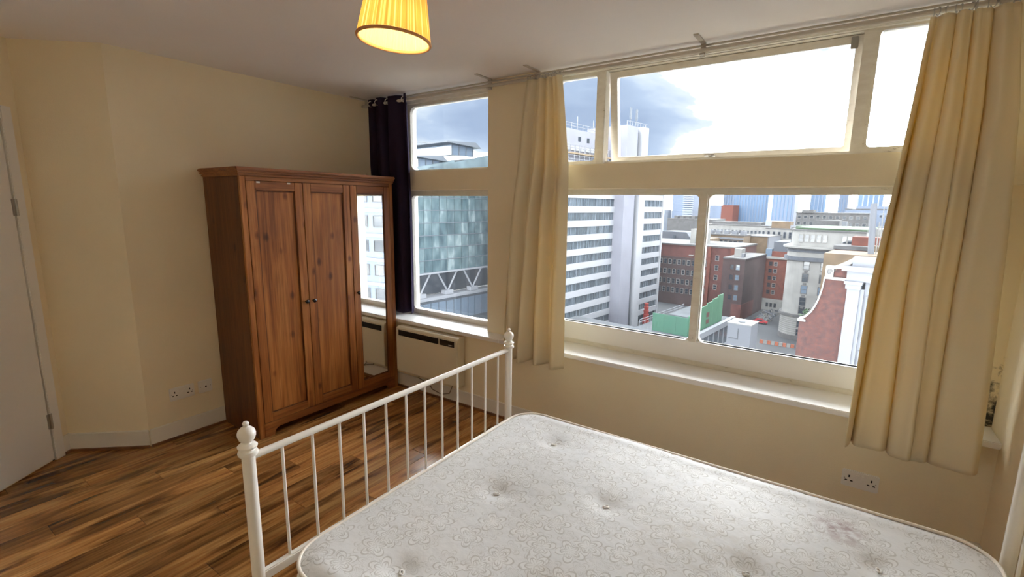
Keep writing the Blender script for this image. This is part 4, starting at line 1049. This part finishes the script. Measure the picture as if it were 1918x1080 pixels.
simple('pale_building', 'pale building with tall windows behind the tan brick block', -64, -48, 252, 264, -8.4, 'stone_white', (-15.5, -11.0), 7, 1.2, 3.0, 'stucco_white', roof=[('roof_hut', 'brick_tan', -62, -54, 252, 258, -8, -4.8), ('roof_rail', 'scaffold', -54, -48.5, 252, 252.3, -8, -6.4)])
simple('dark_roofed_building', 'small building with a dark slate mansard roof beside the tower', -125, -108, 262, 280, -16.6, 'stone_white', (-17.9,), 9, .9, 1.6)
_b = Bld('mansard_roof_house', 'dark slate mansard roof with dormers above the red brick parapet', -94, -79, 204, 216)
_b.box('wall', 'stone_white', -94, -79, 204, 216, GZ, -14.0); _b.part(MB().prism([(-94, -14.0), (-79.4, -14.0), (-83.0, -9.3), (-94, -9.3)], 204, 216), 'slate_roof', 'slate')
_b.box('dormer', 'glass_grey', -88.6, -87.6, 203.6, 205, -12.0, -10.8)
_b.box('yellow_wall', 'brick_tan', -79, -73, 206, 216, GZ, -11.6)
simple('grey_building', 'flat grey building with a saw tooth roof line below the skyline', -180, -142, 400, 430, -9.0, 'stone_grey', (), 0, roof=[('roof_unit', 'stone_grey', -176+k*5, -173+k*5, 404, 410, -8.6, -6.2) for k in range(6)])
simple('terrace_building', 'wide grey terrace with two rows of windows on the right skyline', -62, -30, 300, 320, -1.2, 'stone_grey', (-3.2, -6.6), 11, 1.7, 1.6, 'stone_white', roof=[('end_gable', 'stone_grey', -59.5, -54, 299, 306, -1, .6)])
simple('terrace_building', 'long blue grey office roof behind the masts', -44, -14, 330, 350, 1.0, 'tower_grey', (-2.4,), 12, 1.4, 1.4, 'tower_pale', roof=[('roof_plant', 'tower_grey', -40, -18, 335, 345, 1.3, 3.0)])
simple('low_roof_building', 'low mossy roof with small huts above the stone building', -40, -18, 190, 215, -5.6, 'stone_grey', (), 0, roof=[('roof_planting', 'leaf', -39, -19, 190, 196, -5.3, -4.6), ('roof_hut', 'stone_grey', -36, -28, 200, 206, -5.2, -2.6), ('roof_hut', 'stucco_white', -27, -25.6, 198, 200, -5.2, -2.8)])
# masts
mb_ = tag(empty('roof_masts', cw(-11, 120, GZ), GA), 'white antenna mast with thin poles on a roof at the right', 'antenna')
_o = MB().box(-7, 9, -5, 6, 0, 27.6).build('roof_block', 'brick_tan', mb_)
MB().tube([(.15, 0, 27.6), (-.45, 0, 37.6)], .55, 8).build('mast', 'stucco_white', mb_)
for k, (x, h) in enumerate(((1.3, 38), (1.9, 38.6), (2.6, 37.6), (.9, 34))): MB().tube([(x, .5, 27.6), (x-.1, .5, h)], .10, 6).build('pole', 'stone_white', mb_)
for h in (33, 35.5): MB().box(.7, 2.9, .3, .7, h, h+.15).build('cross_bar', 'stone_white', mb_)

# ---- skyline
def tower(label, s0, s1, t, zt, m, n=0, fm='tower_pale', depth=24, roof=True):
    b = Bld('skyline_tower', label, s0, s1, t, t+depth, GZ, 'tower')
    b.box('shaft', m, s0, s1, t, t+depth, GZ, zt)
    if roof: b.box('crown', fm, s0+(s1-s0)*.2, s1-(s1-s0)*.2, t+4, t+depth-4, zt, zt+4)
    for k in range(n):
        w = (s1-s0)/n; b.box('fin', fm, s0+k*w, s0+k*w+w*.28, t-.5, t, GZ, zt)
    return b
_t = tower('pale skyline tower with stacked white balconies left of the mullion', -309, -279, 700, 46, 'tower_grey')
for k in range(20): _t.box('balcony', 'tower_pale', -292, -277.5, 697.5, 700, -18+k*3.1, -16.6+k*3.1)
tower('slim purple grey slab beside the pale balcony tower', -319, -310, 735, 11, 'tower_grey', roof=False)
tower('wide blue glass skyline tower with fine upright ribs', -229, -184, 720, 52, 'tower_blue', 12, 'tower_grey')
_t = tower('red and grey slab block in front of the blue glass tower', -253, -219, 690, 3.6, 'tower_grey', roof=False); _t.box('red_wall', 'brick_orange', -234, -218.6, 689, 714, GZ, 4.0)
tower('grey skyline tower rising behind the red and grey slab', -256, -238, 760, 40, 'tower_grey', 5, 'tower_blue')
tower('blue grey skyline tower alone right of the blue glass tower', -176, -150, 710, 48, 'tower_grey', 6, 'tower_blue')
tower('dark blue skyline tower second from the masts', -132, -115.5, 705, 50, 'tower_blue', 4, 'tower_grey')
tower('thin pale blue skyline tower between two broad ones', -105, -95.5, 725, 44, 'tower_grey', 3, 'tower_blue')
tower('broad pale blue skyline tower nearest the masts', -85, -60, 715, 50, 'tower_blue', 5, 'tower_pale')
tower('narrow white block at the foot of the skyline by the banded tower', -323, -316, 690, -4, 'tower_pale', roof=False)

# ---- block of flats across the side street, seen only in the wardrobe mirror
_b = Bld('flats_building', 'pale block of flats with a grid of windows reflected in the wardrobe mirror', 26, 84, 62, 80)
_b.box('wall', 'tower_grey', 26, 84, 62, 80, GZ, 34); _b.box('parapet', 'stucco_white', 25.8, 84.2, 61.8, 80, 34, 35)
for _i in range(17):
    for _j in range(15): _b.window('s', 28+_i*3.4, -31+_j*4.2, 2.2, 2.0, 'stone_grey', 'glass_dark', bars=False)
    if _i < 15: _b.box('balcony_band', 'band_white', 26, 84, 61.6, 62, -29.4+_i*4.2, -28.9+_i*4.2)
